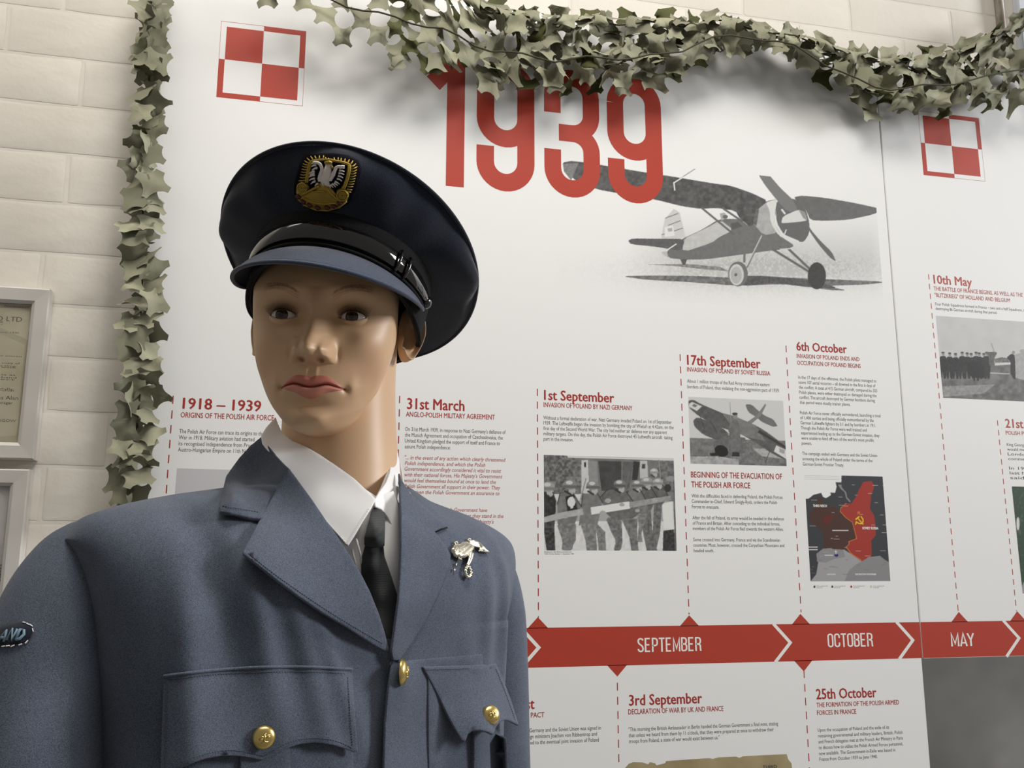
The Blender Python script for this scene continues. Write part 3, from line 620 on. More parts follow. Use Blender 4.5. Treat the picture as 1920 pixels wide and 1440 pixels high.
P.poly([(280, 990), (350, 935), (430, 930), (480, 950), (570, 945), (640, 990), (740, 1060), (770, 1118), (815, 1025), (940, 1010), (990, 1050), (1040, 1080), (1060, 1280), (215, 1280), (280, 1200), (300, 1080)], LG)
P.poly([(280, 990), (350, 935), (560, 945), (580, 1020), (470, 1040), (380, 1080), (290, 1070)], LG*.75); P.poly([(690, 1100), (815, 1030), (940, 1015), (1050, 1090), (1060, 1280), (570, 1280), (620, 1160)], LG*.72)
P.poly([(150, 160), (540, 168), (540, 245), (150, 240)], 1.0)
P.ell(488, 1003, 22, 16, np.array([.03, .03, .2])); P.line([(482, 950), (484, 990)], 5, .95); P.line([(470, 968), (498, 968)], 4, .9)
P.poly([(400, 570), (455, 610), (385, 690), (340, 640)], np.array([.16, .025, .02]))
YE = np.array([.95, .7, .02])
P.line([(745, 600), (765, 630), (765, 655), (745, 675), (720, 672), (695, 655), (688, 682)], 10, YE); P.line([(765, 680), (712, 620)], 10, YE); P.line([(692, 628), (722, 604)], 14, YE)
P.line([(720, 545), (730, 575), (705, 555), (735, 555), (710, 577), (720, 545)], 3, np.array([.75, .3, .05]))
_r = random.Random(5)
for i in range(46):
    a = _r.uniform(190, 990); b = _r.uniform(260, 1200)
    if 150 < b < 420 and a < 500: continue
    P.line([(a, b), (a+_r.uniform(20, 60), b+1)], 4, .5 if b < 1010 else .2)
for y_ in (178, 195, 212): P.line([(158, y_-2), (520, y_+8)], 3, .5)
for a, b, t in ((395, 1200, 80), (370, 1003, 80), (450, 745, 160), (200, 918, 90), (200, 945, 90)): P.line([(a, b), (a+t, b)], 9, .8)
P.build('printed_map', p1)
def pxtext(s, xl, yb, xr, cap, par, m, y=-.00012): heading('printed_map_name', s, 1480+xl/5.5375, 860+yb/5.5375, 1480+xr/5.5375, cap/5.5375, par, m, .02, y=y)
pxtext('THIRD REICH', 245, 500, 390, 24, p1, M_wht); pxtext('SOVIET RUSSIA', 758, 733, 925, 24, p1, M_wht); pxtext('THE KINGDOM OF ROMANIA', 682, 1209, 903, 17, p1, M_wht)
for i, (x_, c_) in enumerate(((1527, M_ink), (1560.5, M_ink), (1596, M_dred), (1633, M_letter))):
    flat('map_key', wp((x_-1.6, 1098), (x_+1.8, 1098), (x_+1.8, 1102), (x_-1.6, 1102)), p1, c_)
    para('printed_caption', [('Area occupied by the', x_+25), ('German army', x_+15)], x_+4, 1099.6, 1102.6, 1.7, p1, bold=0)

# --- parade photograph (panel on the right)
P = Pic(rectW((1754.6, 592), (1990, 756)), 1.0, 1720, 500, 4.8)
P.C[:] = .8; P.C *= (1-.05*vnoise(P.X, P.Y, 60, 3))[..., None]
P.poly([(150, 880), (1400, 850), (1400, 1300), (150, 1300)], .35, .45, 40, 4); P.poly([(150, 1080), (700, 1060), (600, 1140), (150, 1180)], .52, .4, 20, 8)
P.poly([(690, 870), (860, 860), (860, 880), (690, 890)], .85); P.poly([(650, 950), (830, 960), (830, 970), (650, 962)], .7)
P.poly([(690, 830), (760, 815), (860, 830), (860, 862), (700, 862)], .35, .4, 14); P.line([(665, 690), (690, 760)], 7, .5)
for i, x_ in enumerate((232, 292, 345, 405, 450, 485, 530, 558, 600, 625)):
    yb = 1010+(20 if i == 6 else 0); h = 775+(i % 3)*6
    P.poly([(x_-30, h+30), (x_+26, h+28), (x_+36, 890), (x_+26, yb), (x_+6, yb), (x_-4, 930), (x_-10, yb), (x_-26, yb), (x_-34, 880)], .13, .15, 12, i); P.ell(x_, h+10, 13, 17, .5, .3); P.ell(x_-2, h-2, 15, 8, .2)
P.poly([(610, 770), (700, 765), (720, 775), (690, 830), (700, 910), (650, 900), (640, 800)], .3, .3, 10); P.poly([(450, 860), (560, 850), (600, 900), (600, 1000), (500, 1000), (450, 960)], .1, .1)
P.poly([(800, 820), (850, 780), (880, 800), (885, 1010), (870, 1015), (835, 960), (840, 850)], .12, .1); P.poly([(878, 790), (960, 770), (1010, 800), (1010, 1000), (960, 1020), (885, 1000)], .62, .3, 20); P.ell(862, 755, 24, 14, .8); P.ell(865, 772, 14, 16, .5)
P.ell(945, 760, 25, 16, .6); P.build('printed_photograph', p2, None, 1.6)
# dark picture and smoke picture
P = Pic(rectW((1897, 912), (2010, 1112)), .8, 1700, 760, 2.118); P.C[:] = np.array([.05, .09, .06]); P.C += (.25*np.clip(vnoise(P.X, P.Y, 9, 4)-.7, 0, 1))[..., None]; P.ell(442, 470, 6, 26, .85, .3); P.ell(470, 740, 14, 40, .4); P.build('printed_photograph', p2)
Z1 = zbt-.0005; Xa = wx(1727.5, 1234); P = Pic(((Xa, Z1), (XR, Z1-.42)), .35, 0, 0, 1)
v = .5*vnoise(P.X, P.Y, 150, 3)+.3*vnoise(P.X, P.Y, 62, 4)+.2*vnoise(P.X, P.Y, 28, 5)
light = np.exp(-((P.X-1900)/70)**2-((P.Y-1480)/130)**2); P.C[:] = (np.clip(.17+.13*(v-.5)+.12*light*v*2, 0, 1))[..., None]*np.array([1, .99, .97])
P.build('printed_photograph', p2 if Xa > XS else p1)
# torn brown paper picture
pp = [(1172, 1440), (1179, 1432), (1187, 1429), (1205, 1429.5), (1215, 1433), (1219, 1429), (1228, 1431), (1231, 1435), (1247, 1431), (1249, 1427), (1290, 1424), (1330, 1421.5), (1336, 1423), (1347, 1420), (1380, 1418.5), (1386, 1421), (1393, 1418), (1430, 1416), (1475, 1414), (1478, 1424), (1484, 1431), (1486, 1450), (1490, 1600), (1175, 1620)]
M_torn = mat('print_torn_paper', rough=.4); noise_col(M_torn, (.29, .23, .12, 1), (.4, .33, .19, 1), 16)
flat('printed_document', wp(*pp), p1, M_torn)
heading('printed_heading', 'THIRD', 1430, 1441.5, 1457, 6, p1, M_ink, .01, y=-.00012)

# ------------------------------------------------------------------ framed letters on the brick wall
def framed(corner_tr, corner_br, width, fw, label, paper):
    X1, Z1 = wall(*corner_tr, y=YB-.02); X0 = X1-width; Z0 = wall(*corner_br, y=YB-.02)[1]
    e = empty('picture_frame', ((X0+X1)/2, YB, Z0), label, 'picture frame', None)
    y0 = YB-.021; y1 = YB-.001
    bm = bmesh.new()
    # mitred rails
    def rail(a, b, c, d):
        pr = [(0, 1), (.0025, 0), (.5, 0), (1, .35), (1, 1)]
    for nm, q in (('frame_rail', [(X0, Z1), (X1, Z1), (X1-fw, Z1-fw), (X0+fw, Z1-fw)]), ('frame_rail', [(X1, Z1), (X1, Z0), (X1-fw, Z0+fw), (X1-fw, Z1-fw)]),
                  ('frame_rail', [(X1, Z0), (X0, Z0), (X0+fw, Z0+fw), (X1-fw, Z0+fw)]), ('frame_rail', [(X0, Z0), (X0, Z1), (X0+fw, Z1-fw), (X0+fw, Z0+fw)])):
        a, b, c, d = [np.array(p) for p in q]
        rows = []
        for t, dy in ((0, y1), (0, y0+.0015), (.08, y0), (.8, y0+.001), (1, y0+.004), (1, y1)):
            rows.append([(a+(d-a)*t, dy), (b+(c-b)*t, dy)])
        V = [(p[0], y, p[1]) for r in rows for p, y in r]; Fc = [(2*i, 2*i+1, 2*i+3, 2*i+2) for i in range(len(rows)-1)]
        Fc += [(0, 2, 4, 6, 8, 10), (11, 9, 7, 5, 3, 1)]
        pymesh(nm, V, Fc, e, M_frame)
    paper(e, X0+fw, X1-fw, Z0+fw, Z1-fw, y0)
    boxmesh('glass', (X0+fw, y0+.0055, Z0+fw), (X1-fw, y0+.007, Z1-fw), e, M_glass)
    return e
def lines_at(par, rows, y, m):
    V = []
    for s, xl, yb, xr, cap in rows:
        X, Z = wall(xl, yb, y); Xr = wall(xr, yb, y)[0]; ch = wall(xl, yb-cap, y)[1]-Z
        text_block('typed_line', [(s, X, Xr, Z, ch)], par, m, .0, y=y)
M_type = mat('typed_ink', (.12, .11, .1, 1), rough=.6); M_faint = mat('faint_ink', (.38, .34, .25, 1), rough=.6)
def paper1(e, x0, x1, z0, z1, y0):
    boxmesh('letter_paper', (x0, y0+.0095, z0), (x1, y0+.0105, z1), e, M_letter)
    y = y0+.0093
    lines_at(e, [('ENGINEERING & CO LTD', -150, 593.5, 42, 9)], y, M_type)
    lines_at(e, [('ooooooooo', 8, 576, 55, 6), ('Glasgow', -25, 604, 6, 5), ('Engineers', -30, 607.5, 5, 2.5), ('21st June, 1940', -20, 623, 36, 3.2),
                 ('We thank you for your interest', -90, 664, 42, 3), ('forwarded with the copy of', -90, 677.5, 38, 3), ('engines built at this time', -90, 683, 30, 3), ('for the last week', -60, 687, 31, 3), ('and the parts is at', -90, 700, 30, 3), ('returned in to hand', -90, 705, 31, 3), ('as at collect', -80, 709, 28, 3),
                 ('Yours faithfully', -60, 728, 25, 3), ('for and on behalf', -60, 731, 27, 3), ('Chas Alan', -20, 748, 34, 7), ('Manager', -10, 757, 24, 5)], y, M_type)
    lines_at(e, [('GLASGOW', -22, 790, 30, 5)], y, M_type)
    q = [wall(px, py, y) for px, py in ((-60, 618), (0, 620), (52, 643), (38, 815), (32, 822), (-60, 828))]
    V, Fc = ribbon([np.array(a) for a in q], .008); pymesh('stain', [(a, y+.00004, b) for a, b in V], [f[::-1] for f in Fc], e, M_faint2)
M_faint2 = mat('letter_mark', (.5, .46, .33, 1), rough=.6)
f1 = framed((95, 542), (74, 862), .36, .0235, 'white framed yellowed letter headed CO LTD, upper frame on the left', paper1)
M_mount2 = mat('white_sheet', (.62, .61, .6, 1), rough=.6)
def paper2(e, x0, x1, z0, z1, y0):
    boxmesh('mount', (x0, y0+.0095, z0), (x1, y0+.0105, z1), e, M_mount)
    a = .012; boxmesh('document', (x0+a, y0+.0088, z0+a), (x1-a, y0+.0093, z1-a), e, M_mount2, .0002, 1)
    y = y0+.0086
    lines_at(e, [('— — ——', -40, 1043, 7, 2)]+[('total as 88', -40, 1062+i*5.6, 4, 4) for i in range(6)], y, M_type)
f2 = framed((56, 880), (33, 1200), .36, .0235, 'white framed pale document sheet, lower frame on the left', paper2)
# ------------------------------------------------------------------ mannequin head and neck
HM = euler(-.24, -.08, .03); HO = at(594, 591.5, .80)-HM@np.array([0, -.078, 0])
def hw_(P): return HO+np.asarray(P)@HM.T        # head-local -> world
def gau(x, z, cx, cz, sx, sz): return np.exp(-((x-cx)/sx)**2-((z-cz)/sz)**2)
def sstep(x, a, b):
    t = np.clip((x-a)/(b-a), 0, 1); return t*t*(3-2*t)
#              zf      yf      W     tilt
PROF = np.array([
 (.118, -.004, .004, 0), (.116, -.025, .022, 0), (.108, -.043, .038, 0), (.092, -.058, .050, 0), (.070, -.070, .058, 0), (.050, -.0790, .0620, 0), (.024, -.0865, .0650, .0),
 (.004, -.0850, .0645, .03), (-.016, -.0835, .0635, .08), (-.036, -.0845, .0608, .14), (-.050, -.0855, .0575, .20), (-.063, -.0850, .0535, .27),
 (-.076, -.0830, .0495, .35), (-.087, -.0835, .0440, .42), (-.095, -.0800, .0385, .46), (-.101, -.0720, .0330, .44), (-.103, -.0600, .0270, .36), (-.104, -.045, .020, .3), (-.102, -.03, .012, .2), (-.100, -.02, .004, .1)])
EYX, EYZ, EHW = .0305, .0, .0126
def lid_up(x):   # x measured from the eye centre, outer side positive
    t = np.clip((x+EHW)/(2*EHW), 0, 1); return -.0008*(1-t)+.0004*t+.0046*np.sin(np.pi*t**.92)**.8
def lid_lo(x):
    t = np.clip((x+EHW)/(2*EHW), 0, 1); return -.0008*(1-t)+.0004*t-.0036*np.sin(np.pi*t**1.1)**.85
EB = np.array([EYX, -.0655, 0.0]); ER = .0125
MWD = .0272
def mouth_line(x):
    a = np.abs(x)/MWD; return -.0630+.0022*np.exp(-((a-.52)/.26)**2)-.0006*np.exp(-(a/.2)**2)-.0006*np.clip(a-.8, 0, 1)*5
def lip_top(x):
    a = np.clip(np.abs(x)/MWD, 0, 1); return mouth_line(x)+(.0094*(1-a**2.0))*(1-.12*np.exp(-(a/.12)**2))
def lip_bot(x):
    a = np.clip(np.abs(x)/MWD, 0, 1); return mouth_line(x)-.0096*(1-a**1.9)
def features(x, z, y0):
    ax = np.abs(x); d = np.zeros_like(x)
    # brow, sockets, cheekbones
    d += .0030*gau(ax, z, .030, .0215, .020, .0065)+.0012*gau(x, z, 0, .03, .03, .02)
    d -= .0085*gau(ax, z, .027, .0035, .0155, .0105); d -= .0045*gau(ax, z, .0145, .001, .0065, .010); d -= .0015*gau(ax, z, .052, .004, .012, .012)
    d += .0045*gau(ax, z, .044, -.022, .016, .015); d -= .0028*gau(ax, z, .044, -.052, .014, .018); d -= .0016*gau(ax, z, .028, -.019, .010, .006)
    # muzzle and chin
    d += .0045*gau(x, z, 0, -.060, .023, .017); d -= .0038*gau(x, z, 0, -.0785, .016, .0048); d += .0065*gau(x, z, 0, -.0905, .0165, .0095); d += .0015*gau(ax, z, .0105, -.092, .006, .006)
    # nose
    h = sinterp(-z, [-.024, -.010, .002, .012, .022, .0290, .0330, .0375, .0410, .0440], [0, .0036, .0062, .0115, .0195, .0258, .0268, .0205, .0075, 0])
    wd = sinterp(-z, [-.02, 0, .012, .024, .033, .043], [.0080, .0066, .0078, .0108, .0112, .009])
    q = np.abs(x)/wd; d += h*np.exp(-q**2.3)
    d += .0062*gau(x, z, 0, -.0335, .0085, .0055)*0
    al = sinterp(-z, [.019, .026, .0325, .0372, .0405, .0430], [0, .0055, .0115, .0110, .0055, 0]); d += al*np.exp(-(np.abs(ax-.0132)/.0050)**2.6)
    d -= .0016*gau(ax, z, .0205, -.034, .0022, .006)
    d -= .0060*gau(ax, z, .0085, -.0403, .0032, .0020)
    d -= .0013*gau(x, z, 0, -.0495, .0022, .0045); d += .0007*gau(ax, z, .0045, -.050, .0018, .0045)
    # lips
    a = np.clip(1-(ax/MWD)**2, 0, 1); zm = mouth_line(x); zt, zb_ = lip_top(x), lip_bot(x)
    tu = np.clip((z-zm)/np.maximum(zt-zm, 1e-5), 0, 1); tl = np.clip((zm-z)/np.maximum(zm-zb_, 1e-5), 0, 1)
    d += np.where(z >= zm, .0030*np.sin(np.pi*np.clip(tu*.86+.14, 0, 1))**.8*a**.6*(tu < 1), 0)
    d += np.where(z < zm, .0048*np.sin(np.pi*np.clip(tl*.90+.10, 0, 1))**.8*a**.7*(tl < 1), 0)
    d -= .0030*np.exp(-((z-zm)/.0011)**2)*np.clip(1.25-ax/MWD, 0, 1)**.5*(ax < MWD*1.12)
    d -= .0030*gau(ax, z, .0282, -.0640, .0032, .0034); d += .0012*gau(ax, z, .034, -.062, .004, .009)
    return d
na, nt = 470, 640
s_ = np.linspace(-1, 1, na, endpoint=False); ang = np.pi*(.42*s_+.58*np.sign(s_)*np.abs(s_)**3.2)
tt = np.concatenate([np.linspace(0, 5.6, 60, endpoint=False), np.linspace(5.6, 14.6, nt-60-70, endpoint=False), np.linspace(14.6, 19, 70)])
idx = np.arange(len(PROF)); zf, yf, Wd, tl_ = [sinterp(tt, idx, PROF[:, k]) for k in range(4)]
A_, _ = np.meshgrid(ang, tt); ZF = zf[:, None]; YF = yf[:, None]; WW = Wd[:, None]; TL = tl_[:, None]
yc = np.minimum(.0, YF+.04); back = sinterp(zf, [-.106, -.09, -.06, 0, .03, .06, .1, .118], [.012, .035, .066, .084, .080, .072, .05, .004])[:, None]
X = WW*np.sin(A_); Yv = np.where(np.cos(A_) > 0, yc-(yc-YF)*np.cos(A_), yc-back*np.cos(A_))
Z = ZF+TL*np.clip(Yv-YF, 0, .085)
fm = sstep(np.cos(A_), .12, .5)
Ff = features(X, Z, Yv)*fm; Y2 = Yv-Ff
# eyelids follow the eyeball
for sg in (-1, 1):
    dx = X-sg*EYX; r2 = (ER+.0013)**2-dx**2-(Z-0.0)**2; ys = EB[1]-np.sqrt(np.clip(r2, 0, None)); m = (r2 > 0)&(Y2 < 0)
    k = .0016; hh = np.clip(.5+.5*(Y2-ys)/k, 0, 1); sm = Y2*(1-hh)+ys*hh-k*hh*(1-hh); Y2 = np.where(m, sm, Y2)
    xo = dx*sg   # outer positive
    up, lo = lid_up(xo), lid_lo(xo); near = (np.abs(xo) < EHW+.0004)&(Y2 < -.03)
    # upper lid fold
    Y2 = Y2+np.where(Y2 < -.03, .0012*np.exp(-((Z-up-.0042)/.0011)**2)*np.clip(1-(xo/(EHW*1.15))**2, 0, 1), 0)
    ins = near&(Z < up)&(Z > lo)&(np.abs(xo) < EHW)
    # snap the border rows onto the lid curves, push the inside back behind the eyeball
    cell = .00042; du = up-Z; dl = Z-lo
    bu = ins&(du < cell*1.15); bl = ins&(dl < cell*1.15)&~bu
    Z = np.where(bu, up, Z); Z = np.where(bl, lo, Z)
    deep = ins&~bu&~bl; Y2 = np.where(deep, Y2+.010, Y2)
Vh = np.stack([X, Y2, Z], -1)
# paint (the mannequin's own make-up, plus nostril shade put into the colour)
skin = np.array(srgb(218, 180, 142)[:3]); Cc = np.ones(Vh.shape)*skin
def mixc(mask, col): 
    global Cc; mask = np.clip(mask, 0, 1)[..., None]; Cc = Cc*(1-mask)+np.array(col)*mask
front = (Vh[..., 1] < -.03).astype(float)
ax = np.abs(X)
mixc(.25*front*gau(ax, Z, .045, -.045, .02, .02), srgb(222, 160, 128)[:3])
zm, zt_, zb_ = mouth_line(X), lip_top(X), lip_bot(X)
lips = (sstep(Z, zb_-.0005, zb_+.0004)*(1-sstep(Z, zt_-.0004, zt_+.0005))*(ax < MWD))*front
mixc(lips*.9, srgb(220, 140, 124)[:3]); mixc(lips*(Z > zm)*.6, srgb(186, 100, 86)[:3]); mixc(front*np.exp(-((Z-zm)/.0007)**2)*(ax < MWD*1.03)*.8, srgb(96, 34, 28)[:3])
for sg in (-1, 1):
    xo = X*sg-EYX; up, lo = lid_up(xo), lid_lo(xo); inx = np.clip(1.06-np.abs(xo)/EHW, 0, 1)**.3*(np.abs(xo) < EHW*1.1)
    mixc(.72*front*gau(xo, Z, .001, .0065, .014, .0052), srgb(92, 62, 38)[:3])
    mixc(.25*front*gau(xo, Z, -.006, -.006, .012, .005), srgb(150, 108, 74)[:3])
    mixc(front*.95*np.exp(-((Z-up-.0006)/.0010)**2)*inx, srgb(26, 16, 12)[:3]); mixc(front*.6*np.exp(-((Z-lo+.0002)/.0005)**2)*inx, srgb(80, 50, 34)[:3])
    mixc(front*.9*(Z < up)*(Z > lo)*(np.abs(xo) < EHW), srgb(30, 18, 14)[:3])
    # brow: several feathered strokes
    for (za, c0, wd, al) in ((.0, .0, .0011, .75), (.0018, .004, .0007, .6), (-.0022, .002, .0006, .55), (-.0035, .006, .0005, .4)):
        bx = (X*sg-.0135)/(.050-.0135); br = .0165+.0085*np.sin(np.clip(bx, 0, 1)**.85*np.pi*.72)+za+c0*(bx-.5)*.5
        st = .6+.7*(vnoise(X*9000, Z*9000, 9, 3)-.3); mixc(front*al*st*np.exp(-((Z-br)/wd)**2)*sstep(bx, -.02, .12)*(1-sstep(bx, .8, 1.0)), srgb(112, 52, 30)[:3])
mixc(front*.75*gau(ax, Z, .0085, -.0400, .0030, .0016), srgb(110, 74, 44)[:3])  # nostril recess darkened: shade painted into the skin colour
mixc(.5*front*gau(X, Z, 0, .016, .012, .008), srgb(214, 160, 128)[:3])
M_skin = mat('mannequin_skin', rough=.42, spec=.4, **{'Subsurface Weight': .0})
_a = nn(M_skin, 'ShaderNodeAttribute', attribute_name='paint'); lk(M_skin, _a.outputs['Color'], bsdf(M_skin).inputs['Base Color'])
HV = [hw_(Vh.reshape(-1, 3))]; HF = [gridfaces(len(tt), na, True)]; HC = [Cc.reshape(-1, 3)]
def addpart(V, Q, C=None):
    off = sum(len(v) for v in HV); HV.append(V.reshape(-1, 3)); HF.append(Q+off); HC.append(np.ones((V.reshape(-1, 3).shape))*skin if C is None else C.reshape(-1, 3))
# ears: displaced oval shells
def ear(sg):
    nu, nv = 44, 90; r = np.linspace(0, 1, nu)[:, None]; th = np.linspace(0, 2*np.pi, nv, endpoint=False)[None, :]
    # outline in (s, t): s backwards, t up; narrower lobe at the bottom
    cs, sn = np.cos(th), np.sin(th)
    s0 = .0145*cs*(1+.16*sn); t0 = .0275*sn*np.where(sn < 0, 1.03, 1.0)
    s = r*s0+.004*np.clip(-t0/.03, 0, 1)*0; t = r*t0; s = s-.0055*np.clip(-t/.03, 0, 1)
    # relief h (outwards)
    rim = .0050*np.exp(-((r-.90)/.085)**2)*sstep(np.cos(th-2.3)*-1, -1.2, .2)*np.where(cs+.35*(-sn) < -.55, .15, 1)
    anti = .0034*np.exp(-((r-.60)/.10)**2)*sstep(cs, -.5, .2)*sstep(sn, -1.05, -.6)
    conch = -.0075*np.exp(-(((s+.0035)/.0066)**2+((t+.004)/.0125)**2)); tragus = .0040*np.exp(-(((s+.0135)/.0030)**2+((t+.006)/.006)**2))
    anti2 = .0026*np.exp(-((s-.0006*0-(.002+.35*(t-.008)*-1))/.0022)**2)*sstep(t, .004, .010)*(1-sstep(t, .018, .024)); lobe = .0022*np.exp(-(((s+.004)/.007)**2+((t+.026)/.006)**2))
    h = .003+rim+anti+conch+tragus+anti2+lobe
    h = h*(1-.55*sstep(r, .93, 1.0))
    # back shell
    fr = np.stack([s, t, h], -1); rb = r[::-1]; bk = np.stack([rb*s0-.0055*np.clip(-rb*t0/.03, 0, 1), rb*t0+0*rb, -.0035*(1-rb**4)+0*th-.0006], -1)
    G = np.concatenate([fr, bk], 0)
    # place: hinge at the front edge, flared away from the skull
    fl = math.radians(38); S, T, H = G[..., 0]+.013, G[..., 1], G[..., 2]
    lean = math.radians(-12)
    y = .001+S*math.cos(fl)-H*math.sin(fl)*1.0; x = .0620+S*math.sin(fl)+H*math.cos(fl); z = -.0005+T+0*S
    y2 = y*1.0+(T)*math.tan(-lean)*.9; P_ = np.stack([sg*x, y2-.004, z], -1)
    Q = gridfaces(2*nu, nv, True)
    if sg < 0: Q = Q[:, ::-1]
    return hw_(P_.reshape(-1, 3)), Q
for sg in (1, -1): addpart(*ear(sg))
# neck and upper chest (inside the clothes)
def ring_stack(rows, n=72):
    """rows: (centre world, rx, ry, yaw)"""
    V = []
    for c, rx, ry, yw in rows:
        a = np.linspace(0, 2*np.pi, n, endpoint=False); x = rx*np.cos(a); y = ry*np.sin(a); V.append(np.stack([c[0]+x*np.cos(yw)-y*np.sin(yw), c[1]+x*np.sin(yw)+y*np.cos(yw), np.full(n, c[2])], -1))
    return np.array(V), gridfaces(len(rows), n, True)
n0 = hw_([.002, .012, .005]); n1 = at(636, 880, .868)
rows = []
for t in np.linspace(0, 1, 26):
    c = n0*(1-t)+n1*t; r = .0535+.004*(2*t-1)**2; rows.append((c, r*.98, r*1.06, .1))
BO = at(634, 893, .832); BYAW = .523
for t in np.linspace(.1, 1, 10):
    c = n1*(1-t)+(BO+np.array([0, .02, -.16]))*t; rows.append((c, .055+.075*t**1.6, .058+.025*t, .1+.4*t))
V, Q = ring_stack(rows); addpart(V, Q[:, ::-1])
man = empty('mannequin', (float(BO[0]), float(BO[1]), 0), 'pale glossy shop mannequin with painted face wearing the blue grey uniform', 'mannequin')
head = npmesh('body', np.concatenate(HV), np.concatenate(HF), man, M_skin)
ca = head.data.color_attributes.new('paint', 'FLOAT_COLOR', 'POINT'); c4 = np.ones((sum(len(v) for v in HV), 4), np.float32); c4[:, :3] = np.concatenate(HC); ca.data.foreach_set('color', c4.ravel())
# make normals face outwards
_ce = hw_([0, 0, .02]); 
def outward(o, centre, test=200):
    me = o.data; s = 0
    for p in list(me.polygons)[:: max(1, len(me.polygons)//test)]: s += 1 if (p.normal @ (p.center-Vector(centre))) > 0 else -1
    if s < 0: me.flip_normals()
_m = head.data; _n0 = len(HF[0]); _s = sum(1 if (_m.polygons[i].normal @ (_m.polygons[i].center-Vector(_ce))) > 0 else -1 for i in range(0, _n0, 997)); print('head normals', _s)
# eyeballs
M_eye = mat('eye_white', srgb(214, 208, 204), rough=.12, spec=.5); M_iris = mat('iris', rough=.08, spec=.6); noise_col(M_iris, srgb(38, 18, 14), srgb(84, 52, 40), 900, 3); M_pup = mat('pupil', (.004, .004, .004, 1), rough=.06)
for sg in (-1, 1):
    c = np.array([sg*EYX, EB[1], 0.0]); n, mrows = 40, []
    th = np.radians(np.concatenate([[0.2], np.linspace(4, 13, 5), np.linspace(14, 27, 8), np.linspace(28, 120, 26)])); gz = np.array([-.03+.0*sg, -1, .0]); gz /= np.linalg.norm(gz)
    ux = np.cross(gz, [0, 0, 1]); ux /= np.linalg.norm(ux); uz = np.cross(ux, gz); V = []
    for t in th:
        r = ER+(.0004*np.cos(min(t/math.radians(27), 1)*math.pi/2)); 
        for k in range(n):
            a = 2*np.pi*k/n; V.append(c+r*(gz*np.cos(t)+(ux*np.cos(a)+uz*np.sin(a))*np.sin(t)))
    Q = gridfaces(len(th), n, True); o = npmesh('eyeball', hw_(np.array(V)), Q, man, [M_eye, M_iris, M_pup]); outward(o, hw_(c))
    ang_ = np.degrees(th); mi = []
    for i in range(len(th)-1): mi += [2 if ang_[i+1] <= 11.5 else 1 if ang_[i+1] <= 27.5 else 0]*n
    o.data.polygons.foreach_set('material_index', np.array(mi, np.int32))
    # upper lashes
    lm = MB(); rr = random.Random(3)
    for i in range(46):
        xo = -EHW*.9+1.86*EHW*i/45; z0 = float(lid_up(np.array(xo)))+.0002; x0 = sg*(EYX+xo); y0 = EB[1]-math.sqrt(max(0, (ER+.0012)**2-xo**2-z0**2))
        L = .0052+.003*(i/45)+rr.uniform(-.001, .001); fan = xo/EHW; pts = []
        for t in np.linspace(0, 1, 5): pts.append(hw_([x0+sg*fan*L*.55*t+rr.uniform(-.0001, .0001), y0-L*.62*math.sin(t*1.5), z0+L*.75*t**1.5]))
        V_, F_2 = tube(pts, [.00017, .00016, .00013, .0001, .00004], 3); lm.add(V_, F_2)
    lo_ = lm.build('eyelashes', man, mat('lash', (.012, .008, .006, 1), rough=.5)); lo_['kind'] = 'stuff'
# stand
M_steel = mat('brushed_steel', (.5, .5, .5, 1), rough=.3, metal=1)
# ------------------------------------------------------------------ peaked cap
CO = HO+HM@np.array([.0048, -.0164, .0156]); CM = HM@euler(.0176, .2396, .104)
def cw(P): return CO+np.asarray(P)@CM.T
def cloth(name, c1, c2, scale=900, rough=.95, bump=.35, sheen=.25):
    m = mat(name, rough=rough, spec=.15, **{'Sheen Weight': sheen, 'Sheen Roughness': .5}); m_tc = nn(m, 'ShaderNodeTexCoord')
    n1 = nn(m, 'ShaderNodeTexNoise'); n1.inputs['Scale'].default_value = scale; n1.inputs['Detail'].default_value = 3
    n2 = nn(m, 'ShaderNodeTexNoise'); n2.inputs['Scale'].default_value = 22; n2.inputs['Detail'].default_value = 4
    for n in (n1, n2): lk(m, m_tc.outputs['Object'], n.inputs['Vector'])
    mx = nn(m, 'ShaderNodeMath', operation='MULTIPLY_ADD'); mx.inputs[1].default_value = .22; lk(m, n2.outputs['Fac'], mx.inputs[0]); lk(m, n1.outputs['Fac'], mx.inputs[2])
    rp = nn(m, 'ShaderNodeValToRGB'); rp.color_ramp.elements[0].position = .42; rp.color_ramp.elements[1].position = .8; rp.color_ramp.elements[0].color = c1; rp.color_ramp.elements[1].color = c2
    lk(m, mx.outputs[0], rp.inputs[0]); lk(m, rp.outputs[0], bsdf(m).inputs['Base Color'])
    bp = nn(m, 'ShaderNodeBump'); bp.inputs['Strength'].default_value = bump; bp.inputs['Distance'].default_value = .0008; lk(m, n1.outputs['Fac'], bp.inputs['Height']); lk(m, bp.outputs[0], bsdf(m).inputs['Normal']); return m
M_cap = cloth('cap_cloth', srgb(19, 23, 33), srgb(38, 45, 60), 1400)
M_capband = cloth('mohair_band', srgb(8, 9, 11), srgb(24, 24, 26), 1400, bump=1.0, sheen=.1)
M_visor = cloth('visor_cloth', srgb(50, 57, 72), srgb(78, 87, 106), 1400)
M_patent = mat('patent_leather', (.006, .006, .007, 1), rough=.07, spec=.7, **{'Coat Weight': .6, 'Coat Roughness': .03})
M_gold = mat('gold_thread', srgb(172, 146, 62), rough=.5, metal=.6); M_white = mat('white_thread', srgb(235, 228, 220), rough=.55)
M_badge = mat('badge_felt', srgb(18, 16, 24), rough=.95, spec=.1); M_garnet = mat('dark_red_bead', srgb(70, 12, 16), rough=.3)
